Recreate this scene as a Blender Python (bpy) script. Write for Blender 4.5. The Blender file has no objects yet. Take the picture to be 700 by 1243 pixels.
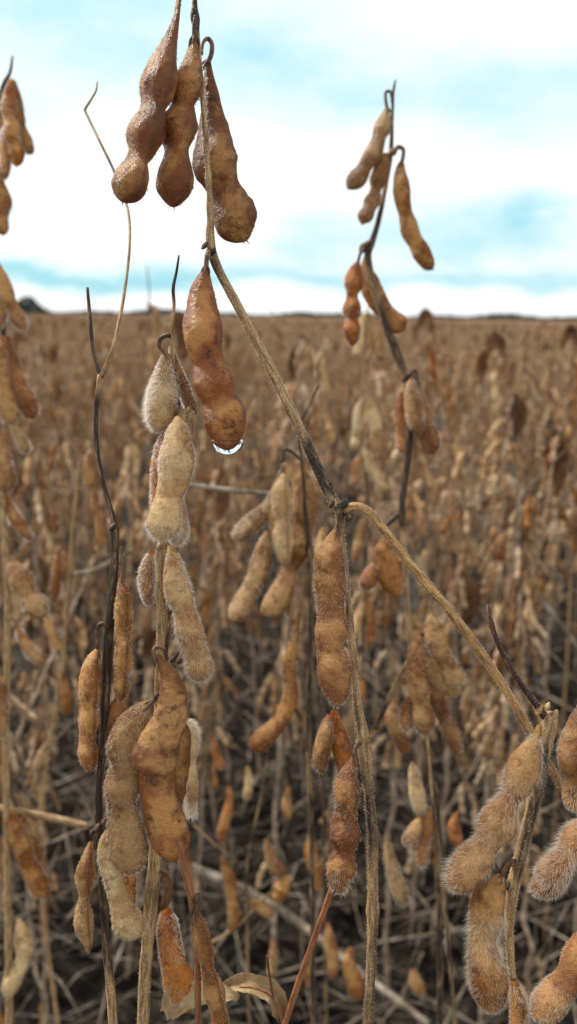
import bpy, math, random
import numpy as np
from mathutils import Vector, Matrix, noise

S = bpy.context.scene
C = S.collection
random.seed(7)
rng = np.random.default_rng(7)

# ------------------------------------------------------------------ camera
FPX = 978.0                      # focal length in pixels of the 700 x 1243 photograph
CAM_Z = 0.90
cam_d = bpy.data.cameras.new('camera')
cam = bpy.data.objects.new('camera', cam_d)
C.objects.link(cam)
S.camera = cam
cam_d.sensor_fit = 'VERTICAL'
cam_d.sensor_height = 36.0
cam_d.sensor_width = 36.0
cam_d.lens = 36.0 * FPX / 1243.0
cam_d.clip_start = 0.01
cam_d.clip_end = 5000
PITCH = math.radians(-13.62)
ROLL = math.radians(0.75)
RM = Matrix.Rotation(math.radians(90) + PITCH, 3, 'X') @ Matrix.Rotation(ROLL, 3, 'Z')
cam.matrix_world = Matrix.Translation((0, 0, CAM_Z)) @ RM.to_4x4()
cam_d.dof.use_dof = True
cam_d.dof.focus_distance = 0.232
cam_d.dof.aperture_fstop = cam_d.lens / 2.3
CAM = np.array([0, 0, CAM_Z])
cR = np.array(RM @ Vector((1, 0, 0)))
cU = np.array(RM @ Vector((0, 1, 0)))
cF = np.array(RM @ Vector((0, 0, -1)))


def at(x, y, d):
    """world point that stands d metres away along the lens axis, in direction (x, y)"""
    return CAM + d * (cF + (x - 350.0) / FPX * cR - (y - 621.5) / FPX * cU)


# ------------------------------------------------------------------ light
SUN_EL, SUN_AZ = math.radians(44), math.radians(-54)      # azimuth from +Y towards +X
sun_d = bpy.data.lights.new('sun', 'SUN')
sun_d.energy = 4.8
sun_d.angle = math.radians(8)
sun_d.color = (1.0, 0.95, 0.88)
sun = bpy.data.objects.new('sun', sun_d)
C.objects.link(sun)
sdir = Vector((math.sin(SUN_AZ) * math.cos(SUN_EL), math.cos(SUN_AZ) * math.cos(SUN_EL), math.sin(SUN_EL)))
sun.rotation_euler = sdir.to_track_quat('Z', 'Y').to_euler()
sun.location = (0, 0, 20)

S.view_settings.view_transform = 'Standard'
S.view_settings.look = 'None'
S.view_settings.exposure = 0.22
S.view_settings.gamma = 1.0
S.cycles.max_bounces = 8
S.cycles.transparent_max_bounces = 8


class NT:
    """small helper to write node trees"""
    def __init__(s, tree):
        s.t = tree
        s.n = tree.nodes
        s.l = tree.links

    def new(s, typ, ins=None, **kw):
        nd = s.n.new(typ)
        for k, v in kw.items():
            setattr(nd, k, v)
        for k, v in (ins or {}).items():
            sock = nd.inputs[k]
            if isinstance(v, bpy.types.NodeSocket):
                s.l.new(v, sock)
            else:
                sock.default_value = v
        return nd

    def math(s, op, a, b=None, c=None, clamp=False):
        ins = {0: a}
        if b is not None:
            ins[1] = b
        if c is not None:
            ins[2] = c
        return s.new('ShaderNodeMath', ins, operation=op, use_clamp=clamp).outputs[0]

    def ramp(s, fac, stops, interp='LINEAR'):
        nd = s.new('ShaderNodeValToRGB', {0: fac})
        cr = nd.color_ramp
        cr.interpolation = interp
        while len(cr.elements) < len(stops):
            cr.elements.new(0.5)
        for e, (p, c) in zip(cr.elements, stops):
            e.position = p
            e.color = c if len(c) == 4 else (*c, 1)
        return nd.outputs[0]

    def mix(s, f, a, b, mode='MIX'):
        nd = s.new('ShaderNodeMix', data_type='RGBA', blend_type=mode)
        for i, v in ((0, f), (6, a), (7, b)):
            if isinstance(v, bpy.types.NodeSocket):
                s.l.new(v, nd.inputs[i])
            else:
                nd.inputs[i].default_value = v if i == 0 or len(v) == 4 else (*v, 1)
        return nd.outputs[2]

    def noise(s, vec, scale, detail=3, rough=0.5, dist=0.0):
        return s.new('ShaderNodeTexNoise', {'Vector': vec, 'Scale': scale, 'Detail': detail, 'Roughness': rough,
                                            'Distortion': dist}).outputs[0]


# world: physical sky seen through broken white cloud
W = bpy.data.worlds.new('World')
S.world = W
W.use_nodes = True
W.node_tree.nodes.clear()
w = NT(W.node_tree)
tc = w.new('ShaderNodeTexCoord').outputs['Generated']
sep = w.new('ShaderNodeSeparateXYZ', {0: tc})
el = w.math('ARCSINE', sep.outputs[2])
az = w.math('ARCTAN2', sep.outputs[0], sep.outputs[1])
v2 = w.new('ShaderNodeCombineXYZ', {0: az, 1: w.math('MULTIPLY', el, 2.2), 2: 0.0}).outputs[0]
warp = w.noise(v2, 5.0, 5, 0.55)
warp2 = w.noise(w.new('ShaderNodeVectorMath', {0: v2, 1: (3.1, 7.7, 0)}, operation='ADD').outputs[0], 5.0, 5, 0.55)
azw = w.math('ADD', az, w.math('MULTIPLY', w.math('SUBTRACT', warp, 0.5), 0.34))
elw = w.math('ADD', el, w.math('MULTIPLY', w.math('SUBTRACT', warp2, 0.5), 0.10))


def gap(a0, e0, ra, re, st):
    da = w.math('DIVIDE', w.math('SUBTRACT', azw, a0), ra)
    de = w.math('DIVIDE', w.math('SUBTRACT', elw, e0), re)
    r2 = w.math('ADD', w.math('MULTIPLY', da, da), w.math('MULTIPLY', de, de))
    return w.math('MULTIPLY', w.math('EXPONENT', w.math('MULTIPLY', r2, -1.0)), st)


gaps = None
for g in [(-0.28, 0.335, 0.30, 0.070, 0.72), (-0.12, 0.26, 0.22, 0.035, 0.35), (0.22, 0.235, 0.24, 0.038, 0.62), (0.00, 0.285, 0.12, 0.02, 0.25),
          (0.21, 0.100, 0.10, 0.045, 0.72), (0.24, 0.125, 0.05, 0.03, 0.35), (0.03, 0.085, 0.09, 0.030, 0.6), (-0.20, 0.055, 0.16, 0.016, 0.45),
          (0.38, 0.09, 0.06, 0.03, 0.35), (-0.38, 0.12, 0.06, 0.05, 0.3), (-0.30, 0.21, 0.10, 0.03, 0.2)]:
    o = gap(*g)
    gaps = o if gaps is None else w.math('ADD', gaps, o)
# thin layer of grey-blue cloud low over the horizon, all the way round
lo = w.math('DIVIDE', w.math('SUBTRACT', elw, 0.042), 0.013)
low = w.math('MULTIPLY', w.math('EXPONENT', w.math('MULTIPLY', w.math('MULTIPLY', lo, lo), -1.0)),
             w.math('MULTIPLY_ADD', w.noise(v2, 3.0, 3), 1.6, 0.0))
# broken cloud over the rest of the dome
rest = w.math('MULTIPLY', w.ramp(w.noise(v2, 2.2, 5, 0.55), [(0.45, (0, 0, 0)), (0.70, (1, 1, 1))]),
              w.math('SMOOTH_MIN', w.math('MULTIPLY', w.math('MAXIMUM', w.math('SUBTRACT', el, 0.44), 0.0), 6.0), 0.5, 0.1))
tot = w.math('ADD', w.math('ADD', gaps, low), rest)
tot = w.math('MULTIPLY', tot, w.math('MULTIPLY_ADD', w.noise(v2, 11.0, 5, 0.6), 1.5, 0.2), clamp=True)
sky = w.new('ShaderNodeTexSky', sky_type='NISHITA')
sky.sun_disc = False
sky.sun_elevation = SUN_EL
sky.sun_rotation = SUN_AZ
sky.air_density = 1.5
sky.dust_density = 2.0
clear = w.mix(0.15, (0.33, 0.74, 0.86), w.mix(1.0, sky.outputs[0], (0.10, 0.10, 0.10), 'MULTIPLY'))
cloud = w.mix(w.math('MULTIPLY', w.noise(v2, 7.0, 4), 0.5), (0.99, 1.0, 1.0), (0.90, 0.97, 0.98))
col = w.mix(tot, cloud, clear)
bg = w.new('ShaderNodeBackground', {0: col, 1: 1.0})
w.l.new(bg.outputs[0], w.new('ShaderNodeOutputWorld').inputs[0])
W.cycles.sampling_method = 'MANUAL'
W.cycles.sample_map_resolution = 512


# ------------------------------------------------------------------ materials
def base_mat(name):
    m = bpy.data.materials.new(name)
    m.use_nodes = True
    m.node_tree.nodes.clear()
    return m, NT(m.node_tree)


def finish(n, shader):
    n.l.new(shader, n.new('ShaderNodeOutputMaterial').inputs[0])


def coords(n):
    """object coordinates shifted per object, so that alike pieces do not share a pattern"""
    t = n.new('ShaderNodeTexCoord').outputs['Object']
    r = n.new('ShaderNodeObjectInfo').outputs['Random']
    a = n.new('ShaderNodeAttribute', attribute_name='rnd').outputs['Fac']
    s_ = n.math('MULTIPLY_ADD', r, 3.7, n.math('MULTIPLY', a, 2.3))
    v = n.new('ShaderNodeCombineXYZ', {0: s_, 1: n.math('MULTIPLY', s_, 1.7), 2: 0.0}).outputs[0]
    return n.new('ShaderNodeVectorMath', {0: t, 1: v}, operation='ADD').outputs[0], n.math('FRACT', s_)


def pod_mat(name, ca, cb, spot, rough=0.6, coat=0.0, spots=0.5, sheen=0.25, trans=0.14, seamc=(0.10, 0.045, 0.02)):
    m, n = base_mat(name)
    v, r = coords(n)
    big = n.noise(v, 75.0, 3, 0.55)
    mid = n.noise(v, 260.0, 4, 0.6)
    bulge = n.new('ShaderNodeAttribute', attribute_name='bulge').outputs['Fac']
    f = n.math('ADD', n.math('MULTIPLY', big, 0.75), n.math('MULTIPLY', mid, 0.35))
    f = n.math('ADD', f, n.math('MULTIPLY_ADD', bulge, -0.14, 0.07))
    c = n.mix(n.ramp(f, [(0.48, (0, 0, 0)), (0.61, (1, 1, 1))]), ca, cb)
    hv = n.new('ShaderNodeHueSaturation', {'Hue': n.math('MULTIPLY_ADD', r, 0.016, 0.492),
                                           'Saturation': n.math('MULTIPLY_ADD', r, -0.18, 1.12),
                                           'Value': n.math('MULTIPLY_ADD', n.math('FRACT', n.math('MULTIPLY', r, 7.3)), 0.4, 0.85),
                                           'Color': c}).outputs[0]
    sp = n.ramp(n.noise(v, 480.0, 5, 0.75), [(0.47, (0, 0, 0)), (0.60, (1, 1, 1))])
    patch = n.ramp(n.noise(v, 130.0, 3, 0.6), [(0.42, (0, 0, 0)), (0.60, (1, 1, 1))])
    hv = n.mix(n.math('MULTIPLY', n.math('MULTIPLY', sp, patch), spots), hv, spot)
    speck = n.ramp(n.noise(v, 2200.0, 2, 0.6), [(0.38, (1, 1, 1)), (0.5, (0, 0, 0))])
    hv = n.mix(n.math('MULTIPLY', speck, 0.22), hv, spot)
    seam = n.new('ShaderNodeAttribute', attribute_name='seam').outputs['Fac']
    hv = n.mix(n.math('MULTIPLY', n.math('POWER', seam, 1.6), n.math('MULTIPLY_ADD', mid, 0.9, 0.4), clamp=True), hv, seamc)
    h = n.math('ADD', n.math('MULTIPLY', n.noise(v, 900.0, 3, 0.6), 0.5), n.math('MULTIPLY', n.noise(v, 3500.0, 2, 0.6), 0.3))
    h = n.math('ADD', h, n.math('MULTIPLY', n.noise(v, 300.0, 3, 0.6), 0.8))
    bp = n.new('ShaderNodeBump', {'Strength': 1.0, 'Distance': 0.0012, 'Height': h}).outputs[0]
    p = n.new('ShaderNodeBsdfPrincipled', {'Base Color': hv, 'Roughness': n.math('MULTIPLY_ADD', mid, 0.3, rough - 0.15), 'Normal': bp,
                                           'Specular IOR Level': 0.28, 'Coat Weight': coat, 'Coat Roughness': 0.26, 'Coat Normal': bp,
                                           'Sheen Weight': sheen, 'Sheen Roughness': 0.4, 'Sheen Tint': (0.9, 0.85, 0.75, 1)})
    tr = n.new('ShaderNodeBsdfTranslucent', {'Color': n.mix(0.5, hv, (0.75, 0.33, 0.10), 'MIX'), 'Normal': bp})
    mx = n.new('ShaderNodeMixShader', {0: trans, 1: p.outputs[0], 2: tr.outputs[0]})
    finish(n, mx.outputs[0])
    return m


def simple_mat(name, cols, scale, rough=0.7, bump=0.4, dist=0.0004, trans=0.0, stretch=None, spec=0.3, fine=8.0):
    m, n = base_mat(name)
    v, r = coords(n)
    if stretch:
        v = n.new('ShaderNodeMapping', {'Vector': v, 'Scale': stretch}).outputs[0]
    f = n.math('ADD', n.math('MULTIPLY', n.noise(v, scale, 4, 0.6), 0.8), n.math('MULTIPLY', n.noise(v, scale * fine, 3, 0.6), 0.2))
    k = len(cols)
    c = n.ramp(f, [(0.32 + 0.36 * i / (k - 1), q) for i, q in enumerate(cols)])
    c = n.new('ShaderNodeHueSaturation', {'Value': n.math('MULTIPLY_ADD', r, 0.5, 0.75), 'Color': c}).outputs[0]
    bp = n.new('ShaderNodeBump', {'Strength': bump, 'Distance': dist, 'Height': f}).outputs[0]
    p = n.new('ShaderNodeBsdfPrincipled', {'Base Color': c, 'Roughness': rough, 'Normal': bp, 'Specular IOR Level': spec}).outputs[0]
    if trans:
        t = n.new('ShaderNodeBsdfTranslucent', {'Color': c, 'Normal': bp}).outputs[0]
        p = n.new('ShaderNodeMixShader', {0: trans, 1: p, 2: t}).outputs[0]
    finish(n, p)
    return m


M = {}
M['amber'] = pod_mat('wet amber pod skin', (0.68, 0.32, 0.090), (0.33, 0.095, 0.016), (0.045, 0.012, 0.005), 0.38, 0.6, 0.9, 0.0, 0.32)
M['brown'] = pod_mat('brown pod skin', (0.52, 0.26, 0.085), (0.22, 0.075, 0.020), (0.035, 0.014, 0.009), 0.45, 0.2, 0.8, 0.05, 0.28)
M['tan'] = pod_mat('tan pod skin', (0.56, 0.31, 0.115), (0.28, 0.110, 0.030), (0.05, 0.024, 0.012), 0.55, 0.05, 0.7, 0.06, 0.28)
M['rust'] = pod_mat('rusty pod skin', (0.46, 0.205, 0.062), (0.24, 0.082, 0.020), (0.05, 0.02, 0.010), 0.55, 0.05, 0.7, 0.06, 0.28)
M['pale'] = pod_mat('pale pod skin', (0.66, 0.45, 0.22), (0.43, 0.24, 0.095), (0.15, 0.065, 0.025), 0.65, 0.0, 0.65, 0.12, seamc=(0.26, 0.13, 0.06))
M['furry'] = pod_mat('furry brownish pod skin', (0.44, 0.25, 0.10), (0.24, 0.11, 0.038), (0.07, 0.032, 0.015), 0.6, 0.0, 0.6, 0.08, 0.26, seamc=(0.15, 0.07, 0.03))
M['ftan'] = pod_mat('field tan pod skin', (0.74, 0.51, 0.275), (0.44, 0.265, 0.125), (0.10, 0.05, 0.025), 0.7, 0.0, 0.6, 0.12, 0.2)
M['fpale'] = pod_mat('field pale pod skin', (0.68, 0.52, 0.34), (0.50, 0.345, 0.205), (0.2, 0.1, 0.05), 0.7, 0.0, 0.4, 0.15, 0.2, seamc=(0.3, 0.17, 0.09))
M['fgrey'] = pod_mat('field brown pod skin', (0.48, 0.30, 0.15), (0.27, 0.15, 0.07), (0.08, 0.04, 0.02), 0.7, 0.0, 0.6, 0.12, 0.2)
M['fstem'] = simple_mat('field stem bark', [(0.10, 0.065, 0.045), (0.32, 0.235, 0.165), (0.60, 0.48, 0.36)], 60, 0.8, 0.3, spec=0.1)
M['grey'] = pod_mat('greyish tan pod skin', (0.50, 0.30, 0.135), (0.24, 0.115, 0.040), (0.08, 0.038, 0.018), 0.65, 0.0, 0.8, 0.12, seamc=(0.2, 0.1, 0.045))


def stem_mat(name, cols, darkc=(0.020, 0.013, 0.010)):
    m, n = base_mat(name)
    v, r = coords(n)
    at3 = [n.new('ShaderNodeAttribute', attribute_name=q).outputs['Fac'] for q in ('ta', 'tb', 'ts')]
    vs = n.new('ShaderNodeCombineXYZ', {0: n.math('MULTIPLY_ADD', r, 3.1, at3[0]), 1: at3[1], 2: n.math('MULTIPLY', at3[2], 0.16)}).outputs[0]
    f = n.noise(vs, 1100.0, 4, 0.7)
    c = n.ramp(f, [(0.32, cols[0]), (0.5, cols[1]), (0.66, cols[2])])
    fl = n.ramp(n.noise(v, 2600.0, 2, 0.6), [(0.40, (1, 1, 1)), (0.47, (0, 0, 0))])
    c = n.mix(n.math('MULTIPLY', fl, 0.65), c, (0.06, 0.035, 0.02))
    d = n.new('ShaderNodeAttribute', attribute_name='dark').outputs['Fac']
    dn = n.noise(vs, 230.0, 4, 0.6)
    k = n.math('MULTIPLY_ADD', n.math('SUBTRACT', n.math('ADD', d, dn), 0.93), 5.0, 0.0, clamp=True)
    worn = n.ramp(n.noise(vs, 700.0, 4, 0.7), [(0.50, (1, 1, 1)), (0.66, (0.35, 0.35, 0.35))])
    c = n.mix(n.math('MULTIPLY', n.math('MULTIPLY', k, 0.96), worn), c, darkc)
    h = n.math('ADD', n.math('MULTIPLY', f, 0.6), n.math('MULTIPLY', n.noise(v, 1800.0, 2), 0.4))
    bp = n.new('ShaderNodeBump', {'Strength': 0.7, 'Distance': 0.0003, 'Height': h}).outputs[0]
    p = n.new('ShaderNodeBsdfPrincipled', {'Base Color': c, 'Roughness': 0.6, 'Normal': bp, 'Specular IOR Level': 0.2,
                                           'Sheen Weight': 0.05})
    finish(n, p.outputs[0])
    return m


M['stem'] = stem_mat('dry soybean stem', ((0.10, 0.055, 0.025), (0.33, 0.20, 0.09), (0.52, 0.35, 0.17)))
M['goldstem'] = stem_mat('golden speckled stem', ((0.10, 0.045, 0.015), (0.40, 0.215, 0.075), (0.56, 0.34, 0.13)))
M['redstem'] = stem_mat('reddish dry stem', ((0.10, 0.035, 0.018), (0.24, 0.085, 0.03), (0.34, 0.14, 0.05)), (0.03, 0.012, 0.01))
M['stalk'] = simple_mat('dark pod stalk', [(0.02, 0.012, 0.01), (0.08, 0.04, 0.02), (0.20, 0.11, 0.06)], 400, 0.6)
M['leafpale'] = simple_mat('pale dead leaf', [(0.14, 0.08, 0.04), (0.34, 0.22, 0.11), (0.48, 0.36, 0.20)], 90, 0.8, 0.7, 0.0012, 0.25)
M['leafbrown'] = simple_mat('brown dead leaf', [(0.05, 0.02, 0.01), (0.18, 0.08, 0.03), (0.30, 0.16, 0.07)], 90, 0.75, 0.7, 0.0012, 0.25)
M['leafgrey'] = simple_mat('grey dead leaf', [(0.07, 0.06, 0.05), (0.20, 0.17, 0.14), (0.40, 0.35, 0.28)], 90, 0.8, 0.7, 0.0012, 0.15)
M['straw'] = simple_mat('bleached straw', [(0.03, 0.022, 0.014), (0.21, 0.165, 0.115), (0.58, 0.50, 0.39)], 25, 0.8, 0.5, 0.0006, spec=0.12)
M['litter'] = simple_mat('leaf litter', [(0.006, 0.006, 0.006), (0.024, 0.020, 0.017), (0.12, 0.085, 0.058)], 40, 0.9, 0.6, 0.002, spec=0.08)


def soil_mat():
    m, n = base_mat('dark moist soil')
    v = n.new('ShaderNodeTexCoord').outputs['Object']
    f = n.noise(v, 18.0, 8, 0.7)
    g = n.noise(v, 2.0, 3, 0.5)
    c = n.ramp(f, [(0.35, (0.008, 0.008, 0.009)), (0.55, (0.030, 0.024, 0.020)), (0.72, (0.085, 0.062, 0.045))])
    c = n.mix(n.math('MULTIPLY', g, 0.4), c, (0.05, 0.035, 0.025))
    bp = n.new('ShaderNodeBump', {'Strength': 1.0, 'Distance': 0.03, 'Height': f}).outputs[0]
    finish(n, n.new('ShaderNodeBsdfPrincipled', {'Base Color': c, 'Roughness': 0.9, 'Specular IOR Level': 0.1, 'Normal': bp}).outputs[0])
    return m


M['soil'] = soil_mat()


def far_mat():
    m, n = base_mat('far ripe crop')
    v = n.new('ShaderNodeTexCoord').outputs['Object']
    f = n.noise(v, 3.0, 8, 0.75)
    g = n.noise(v, 0.03, 4, 0.6)
    c = n.ramp(f, [(0.33, (0.13, 0.085, 0.06)), (0.5, (0.38, 0.255, 0.165)), (0.68, (0.60, 0.44, 0.30))])
    c = n.mix(n.math('MULTIPLY', g, 0.6), c, (0.33, 0.215, 0.15))
    bp = n.new('ShaderNodeBump', {'Strength': 1.0, 'Distance': 0.3, 'Height': f}).outputs[0]
    finish(n, n.new('ShaderNodeBsdfPrincipled', {'Base Color': c, 'Roughness': 0.9, 'Normal': bp}).outputs[0])
    return m


M['far'] = far_mat()
m, n = base_mat('pale pod hair')
d1 = n.new('ShaderNodeBsdfDiffuse', {0: (0.66, 0.57, 0.45, 1)}).outputs[0]
d2 = n.new('ShaderNodeBsdfTranslucent', {0: (0.96, 0.92, 0.85, 1)}).outputs[0]
finish(n, n.new('ShaderNodeMixShader', {0: 0.62, 1: d1, 2: d2}).outputs[0])
M['hair'] = m
m, n = base_mat('brown pod hair')
d1 = n.new('ShaderNodeBsdfDiffuse', {0: (0.36, 0.22, 0.12, 1)}).outputs[0]
d2 = n.new('ShaderNodeBsdfTranslucent', {0: (0.5, 0.32, 0.18, 1)}).outputs[0]
finish(n, n.new('ShaderNodeMixShader', {0: 0.5, 1: d1, 2: d2}).outputs[0])
M['hairb'] = m
m, n = base_mat('water')
finish(n, n.new('ShaderNodeBsdfPrincipled', {'Base Color': (1, 1, 1, 1), 'Roughness': 0.0, 'IOR': 1.333, 'Transmission Weight': 1.0}).outputs[0])
M['water'] = m
m, n = base_mat('woodland foliage')
v = n.new('ShaderNodeTexCoord').outputs['Object']
c = n.ramp(n.noise(v, 0.4, 4, 0.6), [(0.35, (0.020, 0.040, 0.035)), (0.65, (0.055, 0.085, 0.060))])
finish(n, n.new('ShaderNodeBsdfPrincipled', {'Base Color': c, 'Roughness': 0.8}).outputs[0])
M['wood'] = m


# ------------------------------------------------------------------ mesh helpers
class Geo:
    """collects vertices, faces, float attributes and material slots, then links them as one mesh"""
    def __init__(s):
        s.V, s.F, s.MI, s.nv = [], [], [], 0
        s.A = {'seam': [], 'dark': [], 'rnd': [], 'bulge': [], 'ta': [], 'tb': [], 'ts': []}
        s.sm = []

    def add(s, V, faces, mi=0, smooth=True, **attrs):
        V = np.asarray(V, float).reshape(-1, 3)
        for f in faces:                       # arrays of quads or of triangles
            f = np.asarray(f)
            if len(f) == 0:
                continue
            s.F.append(f + s.nv)
            s.MI.append(np.full(len(f), mi))
            s.sm.append(np.full(len(f), smooth))
        s.V.append(V)
        for k in s.A:
            s.A[k].append(np.broadcast_to(np.asarray(attrs.get(k, 0.0), float), (len(V),)))
        s.nv += len(V)

    def merged(s, G2, mat4=None, rnd=None, mioff=0):
        off = s.nv
        for V in G2.V:
            if mat4 is not None:
                V = V @ mat4[:3, :3].T + mat4[:3, 3]
            s.V.append(V)
        for f in G2.F:
            s.F.append(f + off)
        s.MI += [q + mioff for q in G2.MI]
        s.sm += G2.sm
        for k in s.A:
            if k == 'rnd' and rnd is not None:
                s.A[k] += [np.full(len(q), rnd) for q in G2.A[k]]
            else:
                s.A[k] += G2.A[k]
        s.nv += G2.nv

    def mesh(s, name, mats, origin=(0, 0, 0)):
        V = np.concatenate(s.V) - np.asarray(origin)
        me = bpy.data.meshes.new(name)
        sizes = np.concatenate([np.full(len(f), f.shape[1]) for f in s.F])
        loops = np.concatenate([f.ravel() for f in s.F])
        me.vertices.add(len(V))
        me.vertices.foreach_set('co', V.ravel())
        me.loops.add(len(loops))
        me.loops.foreach_set('vertex_index', loops.astype(np.int32))
        me.polygons.add(len(sizes))
        me.polygons.foreach_set('loop_start', np.concatenate([[0], np.cumsum(sizes)[:-1]]).astype(np.int32))
        me.polygons.foreach_set('material_index', np.concatenate(s.MI).astype(np.int32))
        me.polygons.foreach_set('use_smooth', np.concatenate(s.sm).astype(bool))
        for k, a in s.A.items():
            a = np.concatenate(a)
            if a.any():
                at_ = me.attributes.new(k, 'FLOAT', 'POINT')
                at_.data.foreach_set('value', a.astype(np.float32))
        me.update(calc_edges=True)
        for q in mats:
            me.materials.append(M[q])
        return me


def obj(name, me, parent=None, loc=(0, 0, 0), rot=None):
    o = bpy.data.objects.new(name, me)
    C.objects.link(o)
    o.location = loc
    if rot is not None:
        o.rotation_euler = rot
    if parent:
        o.parent = parent
    return o


def tag(o, label=None, cat=None, group=None, kind=None):
    for k, v in (('label', label), ('category', cat), ('group', group), ('kind', kind)):
        if v:
            o[k] = v
    return o


def crom(P, m):
    """Catmull-Rom through the rows of P, m samples"""
    P = np.asarray(P, float)
    n = len(P)
    Q = np.vstack([2 * P[0] - P[1], P, 2 * P[-1] - P[-2]])
    seg = np.linalg.norm(np.diff(P[:, :3], axis=0), axis=1) + 1e-9
    cum = np.concatenate([[0], np.cumsum(seg)])
    u = np.linspace(0, cum[-1], m) if np.isscalar(m) else np.asarray(m) * cum[-1]
    i = np.clip(np.searchsorted(cum, u, side='right') - 1, 0, n - 2)
    t = ((u - cum[i]) / seg[i])[:, None]
    a, b, c, d = Q[i], Q[i + 1], Q[i + 2], Q[i + 3]
    return 0.5 * (2 * b + (c - a) * t + (2 * a - 5 * b + 4 * c - d) * t ** 2 + (3 * b - a - 3 * c + d) * t ** 3), cum[-1]


def nrm(a):
    return a / (np.linalg.norm(a, axis=-1, keepdims=True) + 1e-12)


def grid_faces(nr, na, closed=True):
    i = np.arange(nr - 1)[:, None]
    j = np.arange(na if closed else na - 1)[None, :]
    j2 = (j + 1) % na
    return np.stack(np.broadcast_arrays(i * na + j, i * na + j2, (i + 1) * na + j2, (i + 1) * na + j), -1).reshape(-1, 4)


def vnoise(P, scale, amp):
    """cheap smooth noise from sines"""
    r = np.random.default_rng(int(abs(P[0, 0] * 1e5)) % 9999 + 3)
    o = 0
    for k in range(7):
        d = nrm(r.normal(size=3)) * scale * (0.6 + 1.6 * r.random())
        o = o + np.sin(P @ d + r.random() * 6.28) / 3.5
    return o * amp


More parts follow.
